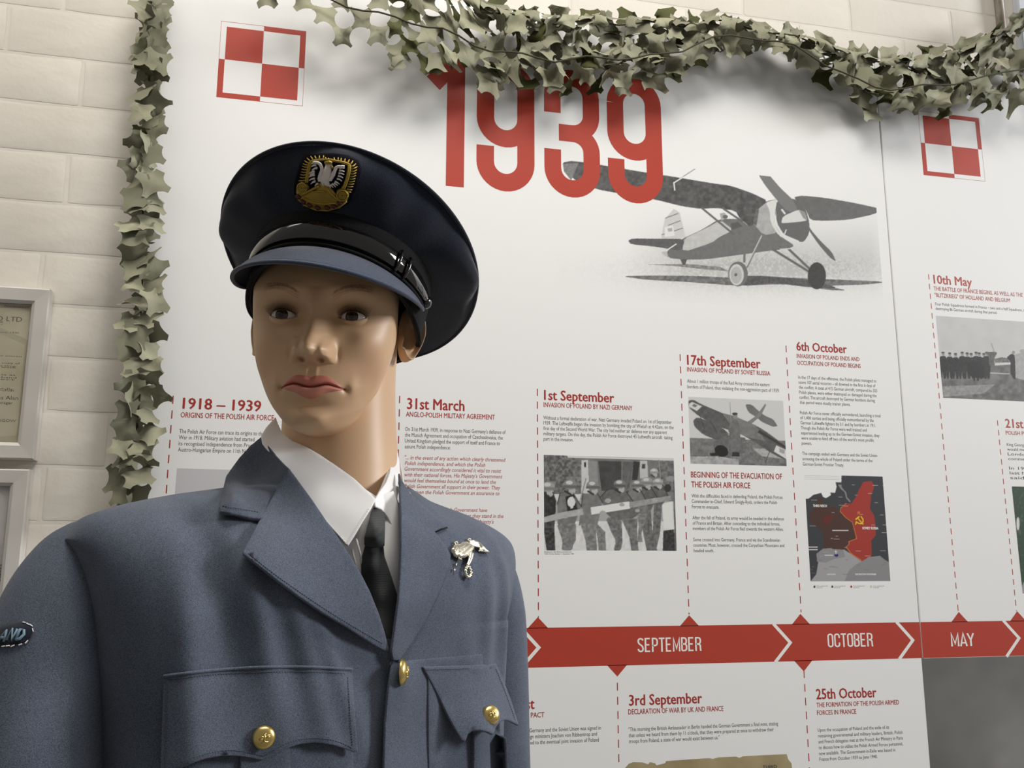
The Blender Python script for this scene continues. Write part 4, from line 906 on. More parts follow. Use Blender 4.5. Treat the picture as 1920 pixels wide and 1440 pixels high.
cap_e = empty('peaked_cap', tuple(map(float, cw([0, 0, .02]))), 'dark navy cloth peaked cap with patent chin strap and gold eagle badge', 'cap')
def crown_ring(t): return .1216*np.sin(t), .0179-.1542*np.cos(t), .0555+.0337*np.cos(t)
def band_ring(t, z, e=0): return (.0800+e+.05*z)*np.sin(t), -(.101+e+.05*z)*np.cos(t), z+0*t
nth = 180; th = np.linspace(0, 2*np.pi, nth, endpoint=False)
def bandtop(t): return .041+.004*np.cos(t)
# crown: quarters from band top flaring to the piping, then the domed top
rows = []
xb, yb_, zb0 = band_ring(th, bandtop(th), .0006); xc, yc_, zc = crown_ring(th)
fold = .0026*np.sin(5*th+.6)+.0018*np.sin(9*th+1.1)+.0007*np.sin(17*th)-.005*np.exp(-((th-.75)/.22)**2)-.004*np.exp(-((th-5.6)/.2)**2)
for s in np.linspace(0, 1, 30):
    k = s**.82; bul = .010*np.sin(np.pi*s)**1.1; low = -.003*np.sin(np.pi*s)*(1-np.cos(th))/2
    x = xb+(xc-xb)*k; y = yb_+(yc_-yb_)*k; z = zb0+(zc-zb0)*(s**1.12)+low
    rx, ry = np.sin(th), -np.cos(th); f = fold*np.sin(np.pi*s)**.7*1.6; seam = -.0012*np.exp(-((((th+np.pi/4) % (np.pi/2))-np.pi/4)/.012)**2)*np.sin(np.pi*s)
    x = x+rx*(bul+f+seam); y = y+ry*(bul+f+seam); rows.append(np.stack([x, y, z], -1))
cx0, cy0 = 0, .0179
for s in np.linspace(.0, 1, 22)[1:]:
    k = 1-s; hgt = .0075*np.sin(np.pi*.5*min(1, s*2.2))+.004*s; x = cx0+(xc-cx0)*k; y = cy0+(yc_-cy0)*k; z = (.0555+(zc-.0555)*k)+hgt+.0022*np.sin(3*th+.4)*np.sin(np.pi*s)*k+.0015*np.exp(-((th-6.2)/.5)**2)*np.sin(np.pi*s)
    # the cloth overhangs the piping a little
    ov = .0022*np.sin(np.pi*min(1, s*5)); rows.append(np.stack([x+np.sin(th)*ov, y-np.cos(th)*ov, z], -1))
G = np.array(rows); crown = npmesh('crown', cw(G.reshape(-1, 3)), gridfaces(len(rows), nth, True), cap_e, M_cap)
_cc = cw([0, .02, .05]); outward(crown, _cc)
t2 = np.linspace(0, 2*np.pi, 160, endpoint=False); x, y, z = crown_ring(t2)
V, Fc = tube(cw(np.stack([x*1.012, cy0+(y-cy0)*1.012, z], -1)), .0017, 8, True); pymesh('piping', V, Fc, cap_e, M_cap, True)
# head band
rows = []
for zz, e in ((-.014, -.0035), (-.014, -.001), (-.0125, 0), (0, 0), (.010, 0), (.0105, .0006), (.024, .0008), (.041, .0006), (.044, -.002), (.045, -.006)):
    x, y, z = band_ring(th, zz, e); lift = np.where(zz < 0, 1, 0)*.0145*sstep(np.cos(th), .0, .75)*(-zz/.014) if zz < 0 else 0; rows.append(np.stack([x, y, z+lift+(.004*np.cos(th) if zz > .03 else 0)], -1))
G = np.array(rows)
for zz in (.02, .002): x, y, z = band_ring(th, zz, -.006); G = np.concatenate([G, np.stack([x, y, z], -1)[None]])
bnd = npmesh('headband', cw(G.reshape(-1, 3)), gridfaces(len(G), nth, True), cap_e, M_capband); outward(bnd, _cc)
_bw = list(band_ring(t2, -.0135, .0008)); _bw[2] = _bw[2]+.0145*sstep(np.cos(t2), 0, .75); V, Fc = tube(cw(np.stack(_bw, -1)), .0013, 6, True); pymesh('band_welt', V, Fc, cap_e, M_capband, True)
# visor
TV = 1.36; nv_ = 90; tv = np.linspace(-TV, TV, nv_)
def visor_pt(t, s, dz=0):
    wv = np.cos(np.clip(t/TV, -1, 1)*np.pi/2)**.62; L = .0425*wv; x0, y0, z0 = band_ring(t, .0125-.0065*(t/TV)**2, .0005)
    dr = math.radians(45)*(1-.10*(t/TV)**2); drop = L*s; c = .0035*math.sin(math.pi*min(s, 1))*wv
    nx, ny = np.sin(t)*.72, -np.cos(t)*1.0; nrm = math.hypot(.72*math.sin(t), math.cos(t)); nx, ny = np.sin(t)*.80, -np.cos(t)
    return np.array([x0+nx*drop*math.cos(dr)+nx*c*.6, y0+ny*drop*math.cos(dr)+ny*c*.6, z0-drop*math.sin(dr)+c*.7+dz])
ns = 14; Vt = []
for side in (0, 1):
    for i in range(ns):
        s = i/(ns-1); s = s if side == 0 else 1-s
        for t in tv: Vt.append(visor_pt(t, s, 0 if side == 0 else -.0032))
Vt = cw(np.array(Vt)); Q = gridfaces(2*ns, nv_); 
M_under = mat('visor_underside', srgb(22, 24, 30), rough=.7)
vis = npmesh('visor', Vt, Q, cap_e, [M_visor, M_under]); outward(vis, cw([0, -.08, -.03])); vis.data.polygons.foreach_set('material_index', np.array([0]*((ns-1)*(nv_-1)+(nv_-1))+[1]*((ns-1)*(nv_-1)), np.int32))
V, Fc = tube(cw(np.array([visor_pt(t, 1.0, -.0016) for t in tv])), .0019, 8); pymesh('visor_trim', V, Fc, cap_e, M_visor, True)
V, Fc = tube(cw(np.stack(band_ring(tv, .0135-.0065*(tv/TV)**2, .0022), -1)), .0015, 6); pymesh('visor_seam', V, Fc, cap_e, M_capband, True)
# chin strap of patent leather
def strap(t0, t1, zc_, hw0, off, n=70, name='chin_strap', thick=.0016):
    tt_ = np.linspace(t0, t1, n); V = []
    for t in tt_:
        e = min(1, (t1-abs(t) if t > 0 else abs(t0)-abs(t))/.30); h = hw0*(.42+.58*max(0, e)**.6); zc2 = zc_(t)
        for dz, do in ((-h, off), (-h*.82, off+thick), (0, off+thick*1.15), (h*.82, off+thick), (h, off), (h*.8, off-.0006), (-h*.8, off-.0006)):
            x, y, z = band_ring(t, zc2+dz, do); V.append((x, y, z))
    V = cw(np.array(V)); Q = gridfaces(n, 7, True); o = npmesh(name, V, Q, cap_e, M_patent); outward(o, _cc); return o
zst = lambda t: .0255-.0085*(abs(t)/1.35)**2
strap_o = strap(-1.18, 1.42, zst, .0085, .0030)
for t in (.80, .92): 
    pts = []
    for a in np.linspace(0, 2*np.pi, 20, endpoint=False):
        dz = .0102*np.sin(a); do = .0045+.0028*np.cos(a); x, y, z = band_ring(t+.015*np.sin(a), zst(t)+dz, do); pts.append(cw(np.array([x, y, z])))
    V, Fc = tube(pts, .0014, 6, True); pymesh('strap_slider', V, Fc, strap_o, M_patent, True)
def dome(name, c, nrm, r, h, parent, m, n=28, rings=8, flat_=.0):
    nrm = Vector(nrm).normalized(); a = nrm.orthogonal().normalized(); b = nrm.cross(a); V = []; c = Vector(c)
    prof = [(1.0, -.35), (1.04, -.1), (1.0, .06)]+[(math.cos(q)*.97, .1+.9*math.sin(q)) for q in np.linspace(0.1, math.pi/2*.98, rings)]
    for rr_, hh in prof:
        for k in range(n):
            an = 2*math.pi*k/n; V.append(c+(a*math.cos(an)+b*math.sin(an))*r*rr_+nrm*h*hh)
    Q = [tuple(int(i) for i in q) for q in gridfaces(len(prof), n, True)]+[tuple((len(prof)-1)*n+k for k in range(n))]
    o = pymesh(name, V, Q, parent, m, True); return o
for t in (-1.20, 1.44):
    x, y, z = band_ring(t, zst(t)-.0015, .003); x2, y2, z2 = band_ring(t, zst(t)-.0015, .013); c = cw(np.array([x, y, z])); n_ = cw(np.array([x2, y2, z2]))-c
    dome('strap_button', c, n_, .0062, .0045, strap_o, M_patent)
def bvh_of(*obs):
    V = []; Fc = []
    for o in obs:
        off = len(V); mwx = Matrix.Translation(Vector((0, 0, 0)))
        V += [v.co.copy() for v in o.data.vertices]; Fc += [tuple(i+off for i in p.vertices) for p in o.data.polygons]
    return BVHTree.FromPolygons(V, Fc)
B_cap = bvh_of(crown, bnd)
_camV = Vector(CAM)
def hit(bvh, px, py, off=0.0):
    d = Vector(ray(px, py)).normalized(); h = bvh.ray_cast(_camV, d)
    if h[0] is None: return None
    n = h[1] if h[1].dot(d) < 0 else -h[1]; return h[0]+n*off, n
# badge: felt patch and embroidery following the crown
def bp_(x, y): return 540+x/10.29, 270+y/10.29
def bsurf(x, y, off):
    px, py = bp_(x, y); h = hit(B_cap, px, py, off); return h[0] if h else Vector(at(px, py, .76))
def bfill(name, poly, off, m, step=55, dome_=0.0, thick=.0012, parent=cap_e):
    poly = [Vector(p) for p in poly]; xs = [p[0] for p in poly]; ys = [p[1] for p in poly]; P = [Vector((p[0], p[1])) for p in poly]; nb = len(P)
    gx, gy = np.meshgrid(np.arange(min(xs)+step/2, max(xs), step), np.arange(min(ys)+step/2, max(ys), step)); m_ = inpoly(gx, gy, [(p[0], p[1]) for p in poly])
    for a, b in zip(gx[m_], gy[m_]):
        if min((Vector((a, b))-q).length for q in P) > step*.45: P.append(Vector((a, b)))
    r = delaunay_2d_cdt(P, [], [list(range(nb))], 1, 1e-4); V = []
    for q in r[0]:
        dd = min((q-p).length for p in P[:nb]); V.append(bsurf(q[0], q[1], off+dome_*min(1, dd/90)**.6))
    o = pymesh(name, V, [tuple(f) for f in r[2]], parent, m, True); s = o.modifiers.new('s', 'SOLIDIFY'); s.thickness = thick; s.offset = 0; return o
bd = bfill('badge_patch', [(330, 230), (500, 190), (880, 200), (1150, 240), (1340, 330), (1400, 460), (1370, 700), (1300, 960), (1180, 1130), (960, 1250), (700, 1290), (450, 1250), (250, 1130), (140, 960), (140, 780), (200, 560), (250, 380)], .0010, M_badge, 80)
th_ = MB(); wt = MB()
def thread(mb, pts, r, off=.0028, n=5, taper=False):
    pts = [bsurf(x, y, off) for x, y in pts]; k = len(pts); V, Fc = tube(pts, [r*(1-.55*i/(k-1) if taper else 1) for i in range(k)], n); mb.add(V, Fc)
# frame stroke and rays
frame = catmull([(400, 730), (420, 600), (450, 470), (480, 390), (540, 345), (680, 330), (810, 330), (930, 350), (1080, 380), (1160, 420), (1165, 500), (1140, 640), (1100, 760), (1070, 830)], 6)
for dx in (-14, 14): thread(th_, [(x+dx, y) for x, y in frame], .0010, .0028, 6)
oc = [(215, 775), (240, 700), (262, 640), (275, 590), (290, 540), (300, 490), (310, 440), (325, 395), (350, 340), (400, 290), (470, 262), (550, 255), (640, 255), (710, 250), (765, 280), (820, 295)]
ic = [(350, 735), (370, 690), (385, 640), (395, 590), (400, 545), (410, 500), (420, 455), (430, 420), (440, 385), (470, 350), (520, 325), (580, 315), (640, 312), (700, 312), (760, 318), (800, 325)]
oc2 = [(905, 290), (975, 290), (1035, 300), (1100, 310), (1170, 325), (1240, 350), (1290, 400), (1320, 450), (1312, 505), (1305, 550), (1298, 600), (1290, 650), (1280, 700), (1268, 750), (1250, 800), (1235, 860), (1215, 905)]
ic2 = [(920, 345), (970, 345), (1020, 355), (1080, 365), (1135, 380), (1180, 410), (1200, 450), (1208, 490), (1205, 530), (1200, 575), (1195, 620), (1185, 665), (1175, 710), (1160, 750), (1145, 795), (1135, 840), (1125, 880)]
for A, B in ((oc, ic), (oc2, ic2)):
    for a, b in zip(A, B): thread(th_, [b, ((a[0]+b[0])/2, (a[1]+b[1])/2+8), a], .00085, .0024, 5, True)
th_.build('gold_rays', bd, M_gold, True)
# base shield
bfill('badge_base', [(200, 800), (300, 745), (400, 760), (435, 830), (400, 890), (560, 820), (620, 740), (760, 760), (860, 850), (940, 960), (960, 870), (1040, 830), (1130, 860), (1170, 950), (1130, 1080), (1000, 1180), (780, 1240), (560, 1230), (340, 1150), (220, 1030), (190, 920)], .0016, M_gold, 60, .0016, .0012, bd)
g2 = MB(); 
for c, r in (((325, 825), 88), ((1055, 945), 95)):
    for k in (1, .62, .3): thread(g2, [(c[0]+r*k*math.cos(a), c[1]+r*k*math.sin(a)) for a in np.linspace(0, 2*math.pi, 13)], .0009, .0042, 5)
thread(g2, [(300, 960), (420, 900), (560, 830), (640, 780)], .0012, .0040); thread(g2, [(780, 800), (860, 920), (960, 1010), (1030, 1050)], .0012, .0040)
thread(g2, [(360, 1010), (560, 1100), (760, 1115), (950, 1080)], .0009, .0040); thread(g2, [(210, 1000), (340, 1140), (560, 1225), (780, 1235), (1000, 1170), (1130, 1060)], .0010, .0034); thread(g2, [(500, 890), (640, 880), (770, 890)], .0009, .004)
g2.build('gold_scrolls', bd, M_gold, True)
rb = MB()
for x_, y_ in ((250, 985), (338, 1078), (460, 1135), (610, 1175), (795, 1172), (908, 1140), (1015, 1080)):
    p = bsurf(x_, y_, .0042); V, Fc = tube([p-Vector((0, .0006, 0)), p-Vector((0, .0012, 0))], [.0026, .0014], 8); rb.add(V, Fc)
rb.build('badge_beads', bd, M_garnet, True)
# eagle
bfill('eagle_body', [(790, 400), (840, 385), (880, 410), (862, 470), (860, 560), (835, 640), (820, 700), (830, 760), (800, 800), (740, 770), (700, 810), (660, 720), (640, 640), (690, 560), (760, 470)], .0030, M_white, 50, .0016, .0008, bd)
eg = MB()
Lw = catmull([(555, 375), (630, 385), (675, 440), (690, 500), (660, 580), (640, 650), (650, 700)], 5); Rw = catmull([(1080, 450), (1000, 440), (940, 470), (910, 540), (880, 620), (840, 680)], 5)
for W_ in (Lw, Rw):
    for d_ in (-10, 8): thread(eg, [(x+d_, y) for x, y in W_], .0011, .0036, 5)
for a, b in (((500, 450), (590, 420)), ((505, 400), (590, 385)), ((510, 510), (610, 470)), ((455, 570), (560, 530)), ((450, 630), (560, 590)), ((455, 690), (560, 650)), ((485, 750), (570, 700)), ((560, 790), (620, 740)), ((470, 600), (560, 565)),
             ((1090, 470), (1000, 470)), ((1090, 530), (1000, 510)), ((1085, 580), (990, 555)), ((1070, 640), (980, 600)), ((1045, 690), (960, 650)), ((1000, 745), (920, 700)), ((935, 800), (870, 740)), ((975, 775), (900, 725)), ((850, 815), (800, 760)), ((890, 810), (840, 760))):
    thread(eg, [b, ((a[0]+b[0])/2, (a[1]+b[1])/2-8), a], .0010, .0032, 5, True)
eg.build('eagle_feathers', bd, M_white, True)
g3 = MB(); thread(g3, [(790, 395), (835, 375), (885, 395)], .0013, .0048); thread(g3, [(870, 440), (900, 470)], .0011, .0042); g3.build('eagle_crown', bd, M_gold, True)
# ------------------------------------------------------------------ uniform jacket
BM = euler(BYAW, 0, 0)
def bw(P): return BO+np.asarray(P)@BM.T
M_wool = cloth('blue_grey_wool', srgb(60, 67, 80), srgb(106, 114, 129), 1700, bump=.22, sheen=.10)
M_woold = cloth('blue_grey_wool_collar', srgb(52, 58, 70), srgb(97, 104, 118), 1700, bump=.22, sheen=.10)
M_shirt = mat('white_cotton', srgb(247, 246, 246), rough=.8, spec=.2); add_bump(M_shirt, 30, .15, .002, 3)
M_tie = mat('dark_tie', srgb(27, 35, 36), rough=.6, spec=.4, **{'Sheen Weight': .3}); _w = nn(M_tie, 'ShaderNodeTexWave'); _w.inputs['Scale'].default_value = 520; _tc = nn(M_tie, 'ShaderNodeTexCoord'); lk(M_tie, _tc.outputs['Object'], _w.inputs[0]); _w.bands_direction = 'Z'
_bp = nn(M_tie, 'ShaderNodeBump'); _bp.inputs['Strength'].default_value = .4; _bp.inputs['Distance'].default_value = .0006; lk(M_tie, _w.outputs['Fac'], _bp.inputs['Height']); lk(M_tie, _bp.outputs[0], bsdf(M_tie).inputs['Normal'])
M_brass = mat('brass_button', srgb(226, 200, 128), rough=.3, metal=1); M_silver = mat('silver_pin', srgb(214, 208, 190), rough=.25, metal=1)
YR = .012
def ztop(x):
    ax = np.abs(x); return sinterp(ax, [0, .05, .09, .15, .195, .212, .226], [.012, .004, -.012, -.024, -.036, -.044, -.064])
def fold(x, z):
    f = 0*x
    for x0, z0, ln, w_, am, sl in ((-.120, -.11, .09, .012, .0032, .25), (-.090, -.12, .09, .011, .0035, .35), (-.060, -.15, .07, .010, .0030, .45), (-.145, -.10, .08, .013, -.0022, .15), (.105, -.13, .07, .011, .0026, -.1), (.135, -.12, .08, .010, .0024, .0), (.085, -.20, .05, .012, .0022, .1), (-.165, -.16, .09, .012, .0026, .1)):
        xc = x0+sl*(z-z0)*-1; f = f+2.3*am*np.exp(-((x-xc)/w_)**2-((z-z0)/ln)**2)
    return f+.0012*(vnoise(x+1, z*.5+1, .03, 4)-.5)
nA, nL = 420, 150
a = np.linspace(0, 2*np.pi, nA, endpoint=False); Vt = []
lev = [(-.62+(.49)*i/89, 0) for i in range(90)]+[(-.13, s) for s in np.linspace(0, 1, 62)[1:]]
for z0, s in lev:
    awL = float(sinterp(z0, [-.62, -.45, -.33, -.22, -.13], [.200, .188, .186, .194, .206])); awR = float(sinterp(z0, [-.62, -.45, -.33, -.22, -.13], [.185, .170, .165, .168, .176]))
    if s > 0: awL = .206+.017*s**1.3; awR = .172+.041*s**.9
    bf = float(sinterp(z0, [-.62, -.4, -.25, -.13], [.105, .102, .108, .105])); bb = float(sinterp(z0, [-.62, -.4, -.2, -.13], [.125, .105, .115, .115]))
    k = (1-s**2.3)**(1/2.0) if s < 1 else 0
    c, sn = np.cos(a), np.sin(a); p = np.where(c < 0, 2/3.7, 2/2.9); aw = np.where(c < 0, awL, awR)
    x = aw*np.sign(c)*np.abs(c)**p; yy = np.sign(sn)*np.abs(sn)**p; y = YR+np.where(yy < 0, bf*k*yy, bb*k*yy)
    z = np.where(s > 0, -.13+(ztop(x)-.010*np.clip(x/.2, 0, 1)**2+.13)*s, z0)+0*x
    frn = np.clip(-yy*1.5, 0, 1)*(k**.5 if s > 0 else 1); y = y-fold(x, z)*frn
    Vt.append(np.stack([x, y, z], -1))
G = np.array(Vt); TV_ = bw(G.reshape(-1, 3)); TQ = gridfaces(len(lev), nA, True)
jk = empty('uniform_jacket', (float(BO[0]), float(BO[1]), float(BO[2]-.62)), 'blue grey wool uniform jacket with brass buttons and pleated chest pockets', 'jacket')
full = npmesh('body_panel_full', TV_, TQ, None, M_wool); B_t = bvh_of(full); bpy.data.objects.remove(full)
# opening for shirt and tie
VO = [(480, 800), (505, 868), (530, 905), (570, 960), (612, 1025), (650, 1080), (680, 1130), (715, 1192), (733, 1222), (748, 1200), (765, 1130), (776, 1030), (772, 940), (756, 890), (745, 800)]
pc = proj(TV_[TQ].mean(1)); cen = TV_[TQ].mean(1); loc_ = (cen-BO)@BM
ins = inpoly(pc[:, 0], pc[:, 1], VO)&(loc_[:, 1] < .03)
ins |= (np.hypot(loc_[:, 0]/.062, (loc_[:, 1]-.02)/.062) < 1)&(loc_[:, 2] > -.06)
body = npmesh('front_and_back', TV_, TQ[~ins], jk, M_wool); outward(body, BO+np.array([0, 0, -.3]))
def sleeve(sg):
    n = 120; V = []
    if sg < 0:
        path = [(-.188, .014, -.056), (-.192, .014, -.057), (-.198, .014, -.063), (-.205, .014, -.077), (-.212, .014, -.100), (-.219, .012, -.130), (-.225, .009, -.168), (-.231, .004, -.21), (-.236, -.002, -.26), (-.244, -.010, -.33), (-.250, -.016, -.42), (-.248, -.03, -.52), (-.24, -.05, -.60)]
        rad = [(.003, .004), (.014, .018), (.024, .030), (.034, .040), (.043, .051), (.049, .060), (.054, .068), (.058, .072), (.060, .074), (.060, .073), (.059, .069), (.056, .064), (.053, .060)]
    else:
        path = [(-.170, .016, -.060), (-.172, .016, -.060), (-.176, .018, -.066), (-.179, .020, -.078), (-.181, .022, -.098), (-.181, .024, -.124), (-.180, .026, -.160), (-.180, .026, -.205), (-.182, .026, -.26), (-.186, .024, -.33), (-.188, .018, -.42), (-.19, .01, -.52), (-.19, -.01, -.60)]
        rad = [(.004, .004), (.018, .020), (.029, .032), (.037, .042), (.042, .050), (.045, .056), (.047, .060), (.048, .062), (.049, .063), (.050, .063), (.050, .062), (.050, .060), (.05, .058)]
    P = catmull(path, 8); Rr = catmull(rad, 8); tv_ = np.linspace(0, 2*np.pi, n, endpoint=False)
    for i, (p, r) in enumerate(zip(P, Rr)):
        t = P[min(i+1, len(P)-1)]-P[max(i-1, 0)]; t /= np.linalg.norm(t)
        tilt = max(0, 1-i/26)
        ex = np.array([1, 0, 0])*(1); ez = np.array([0, 0, 1]); # ring plane normal blends from diagonal to the sleeve axis
        nrm = t*(1)+0*tilt; nrm /= np.linalg.norm(nrm); e2 = np.array([0, 1., 0]); e1 = np.cross(e2, nrm); e1 /= np.linalg.norm(e1)
        wr = .0022*np.sin(3*tv_+i*.09)*min(1, i/40)+.0025*np.sin(2*tv_-i*.05)*min(1, i/40)
        V.append(p+e1*((r[0]+wr)*np.cos(tv_))[:, None]+e2*((r[1]+wr)*np.sin(tv_))[:, None])
    V = np.array(V).reshape(-1, 3)
    if sg < 0: V[:, 1] = .012+(V[:, 1]-.012)*.88+.020
    V[:, 0] *= -sg
    o = npmesh('sleeve', bw(V), gridfaces(len(P), n, True) if sg < 0 else gridfaces(len(P), n, True)[:, ::-1], jk, M_wool)
    outward(o, bw([sg*.245, 0, -.3])); return o
slL = sleeve(-1); slR = sleeve(1)
B_all = bvh_of(body, slL, slR)
# patches laid on the body surface ------------------------------------------------
def rbf(ctrl):
    C_ = np.array(ctrl, float); n = len(C_); r = np.hypot(C_[:, None, 0]-C_[None, :, 0], C_[:, None, 1]-C_[None, :, 1])
    K = np.where(r > 0, r*r*np.log(r+1e-9), 0); A = np.zeros((n+3, n+3)); A[:n, :n] = K+np.eye(n)*1e-3; A[:n, n:] = np.c_[np.ones(n), C_[:, :2]]; A[n:, :n] = A[:n, n:].T
    w_ = np.linalg.solve(A, np.r_[C_[:, 2], 0, 0, 0])
    def f(x, y):
        r = np.hypot(x-C_[:, 0], y-C_[:, 1]); return float((np.where(r > 0, r*r*np.log(r+1e-9), 0)*w_[:n]).sum()+w_[n]+w_[n+1]*x+w_[n+2]*y)
    return f
def depth_hit(bvh, px, py):
    d = Vector(ray(px, py)); L = d.length; h = bvh.ray_cast(_camV, d.normalized()); return None if h[0] is None else h[3]/L
def dens(poly, step):
    P = [np.array(p, float) for p in poly]; out = []
    for i in range(len(P)):
        a, b = P[i], P[(i+1) % len(P)]; n = max(1, int(round(np.linalg.norm(b-a)/step))); out += [a+(b-a)*k/n for k in range(n)]
    return out
def patch(name, poly, dfun, m, parent, step=9, thick=.0022, bev=.0007, smooth=True, dense=True):
    """poly in image px outlines the piece; dfun(px,py)->camera depth of its front face"""
    B = dens(poly, step*.8) if dense else [np.array(p, float) for p in poly]; nb = len(B); A = np.array(B); P = [Vector((float(p[0]), float(p[1]))) for p in B]
    gx, gy = np.meshgrid(np.arange(A[:, 0].min()+step/2, A[:, 0].max(), step), np.arange(A[:, 1].min()+step/2, A[:, 1].max(), step)); mk = inpoly(gx, gy, A)
    for x, y in zip(gx[mk], gy[mk]):
        if np.hypot(A[:, 0]-x, A[:, 1]-y).min() > step*.45: P.append(Vector((float(x), float(y))))
    r = delaunay_2d_cdt(P, [], [list(range(nb))], 1, 1e-4)
    V = [Vector(at(q[0], q[1], dfun(q[0], q[1]))) for q in r[0]]
    o = pymesh(name, V, [tuple(f) for f in r[2]], parent, m, smooth)
    # face the camera, thickness goes away from it
    s = sum(1 if p.normal.dot(_camV-p.center) > 0 else -1 for p in o.data.polygons)
    if s < 0: o.data.flip_normals()
    mod_solid(o, thick, -1, bev); return o
def on(bvh, off, ctrl=None, fallback=None):
    """depth on a surface minus an offset in metres (offset may vary: list of (px,py,off))"""
    of = (lambda x, y: off) if not isinstance(off, (list, tuple)) else rbf(off)
    def f(x, y):
        d = depth_hit(bvh, x, y)
        if d is None: d = fallback(x, y) if fallback else .8
        return d-max(of(x, y), .0004)
    return f
B_full = B_t
# smooth extrapolation of the torso depth for pieces that hang past the surface
_pts = []
for px in range(60, 961, 60):
    for py in range(900, 1441, 60):
        d = depth_hit(B_full, px, py)
        if d is not None: _pts.append((px, py, d))
far = rbf(_pts)
def torso(x, y):
    d = depth_hit(B_full, x, y); return d if d is not None else far(x, y)
def ton(off):
    of = (lambda x, y: off) if not isinstance(off, (list, tuple)) else rbf(off)
    return lambda x, y: torso(x, y)-max(of(x, y), .0005)
for p in ((420, 950), (490, 830), (490, 970), (540, 880), (455, 1037), (600, 960), (650, 1020), (705, 945), (690, 1080), (735, 1220), (752, 960), (750, 890), (840, 990), (845, 1040), (755, 1250), (930, 1250), (900, 1380), (490, 1340), (310, 1270), (670, 1260), (270, 1300), (960, 1100)): print(p, round(depth_hit(B_full, *p) or 0, 3), end=' ')

# shirt ---------------------------------------------------------------------------
sh = empty('shirt', (float(BO[0]), float(BO[1]), float(BO[2]-.3)), 'white cotton shirt with pointed stitched collar under the jacket', 'shirt')
B_head = bvh_of(head)
SHP = [(560, 880), (600, 870), (660, 900), (705, 930), (738, 920), (752, 960), (760, 1040), (756, 1140), (742, 1235), (725, 1235), (650, 1110), (590, 1000)]
patch('shirt_front', SHP, rbf([(560, 880, .805), (600, 870, .812), (705, 925, .792), (745, 880, .83), (790, 1000, .80), (775, 1140, .77), (735, 1235, .742), (650, 1110, .748), (590, 1000, .765), (680, 1040, .760), (740, 1030, .775), (700, 970, .782), (690, 1120, .752)]), M_shirt, sh, 9, .001)
# shirt collar leaves and band
CL = [(517, 781), (522, 795), (530, 812), (548, 826), (573, 836), (600, 852), (630, 872), (665, 897), (705, 935), (696, 953), (680, 978), (664, 1006), (653, 1023), (648, 1021), (633, 1004), (605, 975), (575, 940), (545, 905), (520, 868), (492, 830), (490, 815), (500, 800)]
cl_d = rbf([(517, 781, .835), (530, 812, .830), (573, 836, .815), (630, 872, .797), (665, 897, .786), (705, 935, .771), (653, 1023, .742), (605, 975, .748), (545, 905, .770), (492, 825, .815), (600, 920, .764), (660, 960, .757)])
patch('collar_leaf', CL, cl_d, M_shirt, sh, 7, .0022, .0008)
CR = [(736, 838), (741, 834), (745, 842), (750, 868), (752, 905), (753, 960), (754, 1027), (749, 1018), (738, 990), (728, 970), (716, 955), (705, 950), (703, 938), (712, 922), (724, 905), (731, 885), (734, 862)]
cr_d = rbf([(738, 838, .862), (750, 868, .862), (753, 960, .815), (754, 1027, .786), (728, 970, .785), (705, 945, .775), (724, 905, .812), (733, 870, .845)])
patch('collar_leaf', CR, cr_d, M_shirt, sh, 6, .0022, .0008)
patch('collar_band', [(735, 843), (740, 850), (738, 890), (728, 915), (712, 935), (704, 936), (716, 912), (727, 885), (732, 862)], rbf([(735, 843, .866), (738, 890, .842), (704, 936, .782), (728, 910, .82)]), M_shirt, sh, 6, .0015, 0)
# back of both collars, round the nape
def nape(name, r0, z0, z1, a0, a1, m, parent, thick=.002, flare=.006, drop=.012):
    cN = n1+np.array([.004, .016, 0]); V = []; n = 40
    for i in range(n+1):
        a = math.radians(a0+(a1-a0)*i/n)
        for j in range(6):
            t = j/5; V.append(cN+np.array([(r0+flare*t)*math.cos(a), (r0*1.06+flare*t)*math.sin(a), z0+(z1-z0)*t-drop*math.cos(a)**2]))
    o = npmesh(name, np.array(V), gridfaces(n+1, 6), parent, m); mod_solid(o, thick, 0); return o
nape('collar_back', .0560, .022, -.012, 8, 172, M_shirt, sh)
nape('collar_stand', .0600, .008, -.030, -5, 185, M_woold, jk, .003, .012, .030)
# folds of the shirt front beside the tie are real creases
for pts, w_ in (([(660, 1030), (668, 1060), (672, 1085)], .0009), ([(668, 1010), (676, 1040), (679, 1070)], .0008)):
    V, Fc = tube([Vector(at(x, y, .7515)) for x, y in pts], w_, 6); pymesh('shirt_crease', V, Fc, sh, M_shirt, True)
# stitching along the collar edge
stitch = MB()
def stitches(mb, pts, dfun, r=.00028, ln=.6, seg=5.0, off=.0004):
    P_ = dens(list(pts)+[pts[-1]], seg)[:]; P_ = [p for p in P_]
    L = catmull(pts, 12); d = np.r_[0, np.cumsum(np.hypot(*np.diff(L, axis=0).T))]; s = 0
    while s+seg*ln < d[-1]:
        q = [np.array([np.interp(u, d, L[:, 0]), np.interp(u, d, L[:, 1])]) for u in (s, s+seg*ln)]
        V, Fc = tube([Vector(at(p[0], p[1], dfun(p[0], p[1])-off)) for p in q], r, 4); mb.add(V, Fc); s += seg
stitches(stitch, [(693, 953), (678, 977), (663, 1002), (653, 1017)], cl_d); stitches(stitch, [(647, 1016), (632, 999), (606, 970)], cl_d)
stitch.build('collar_stitching', sh, M_shirt)

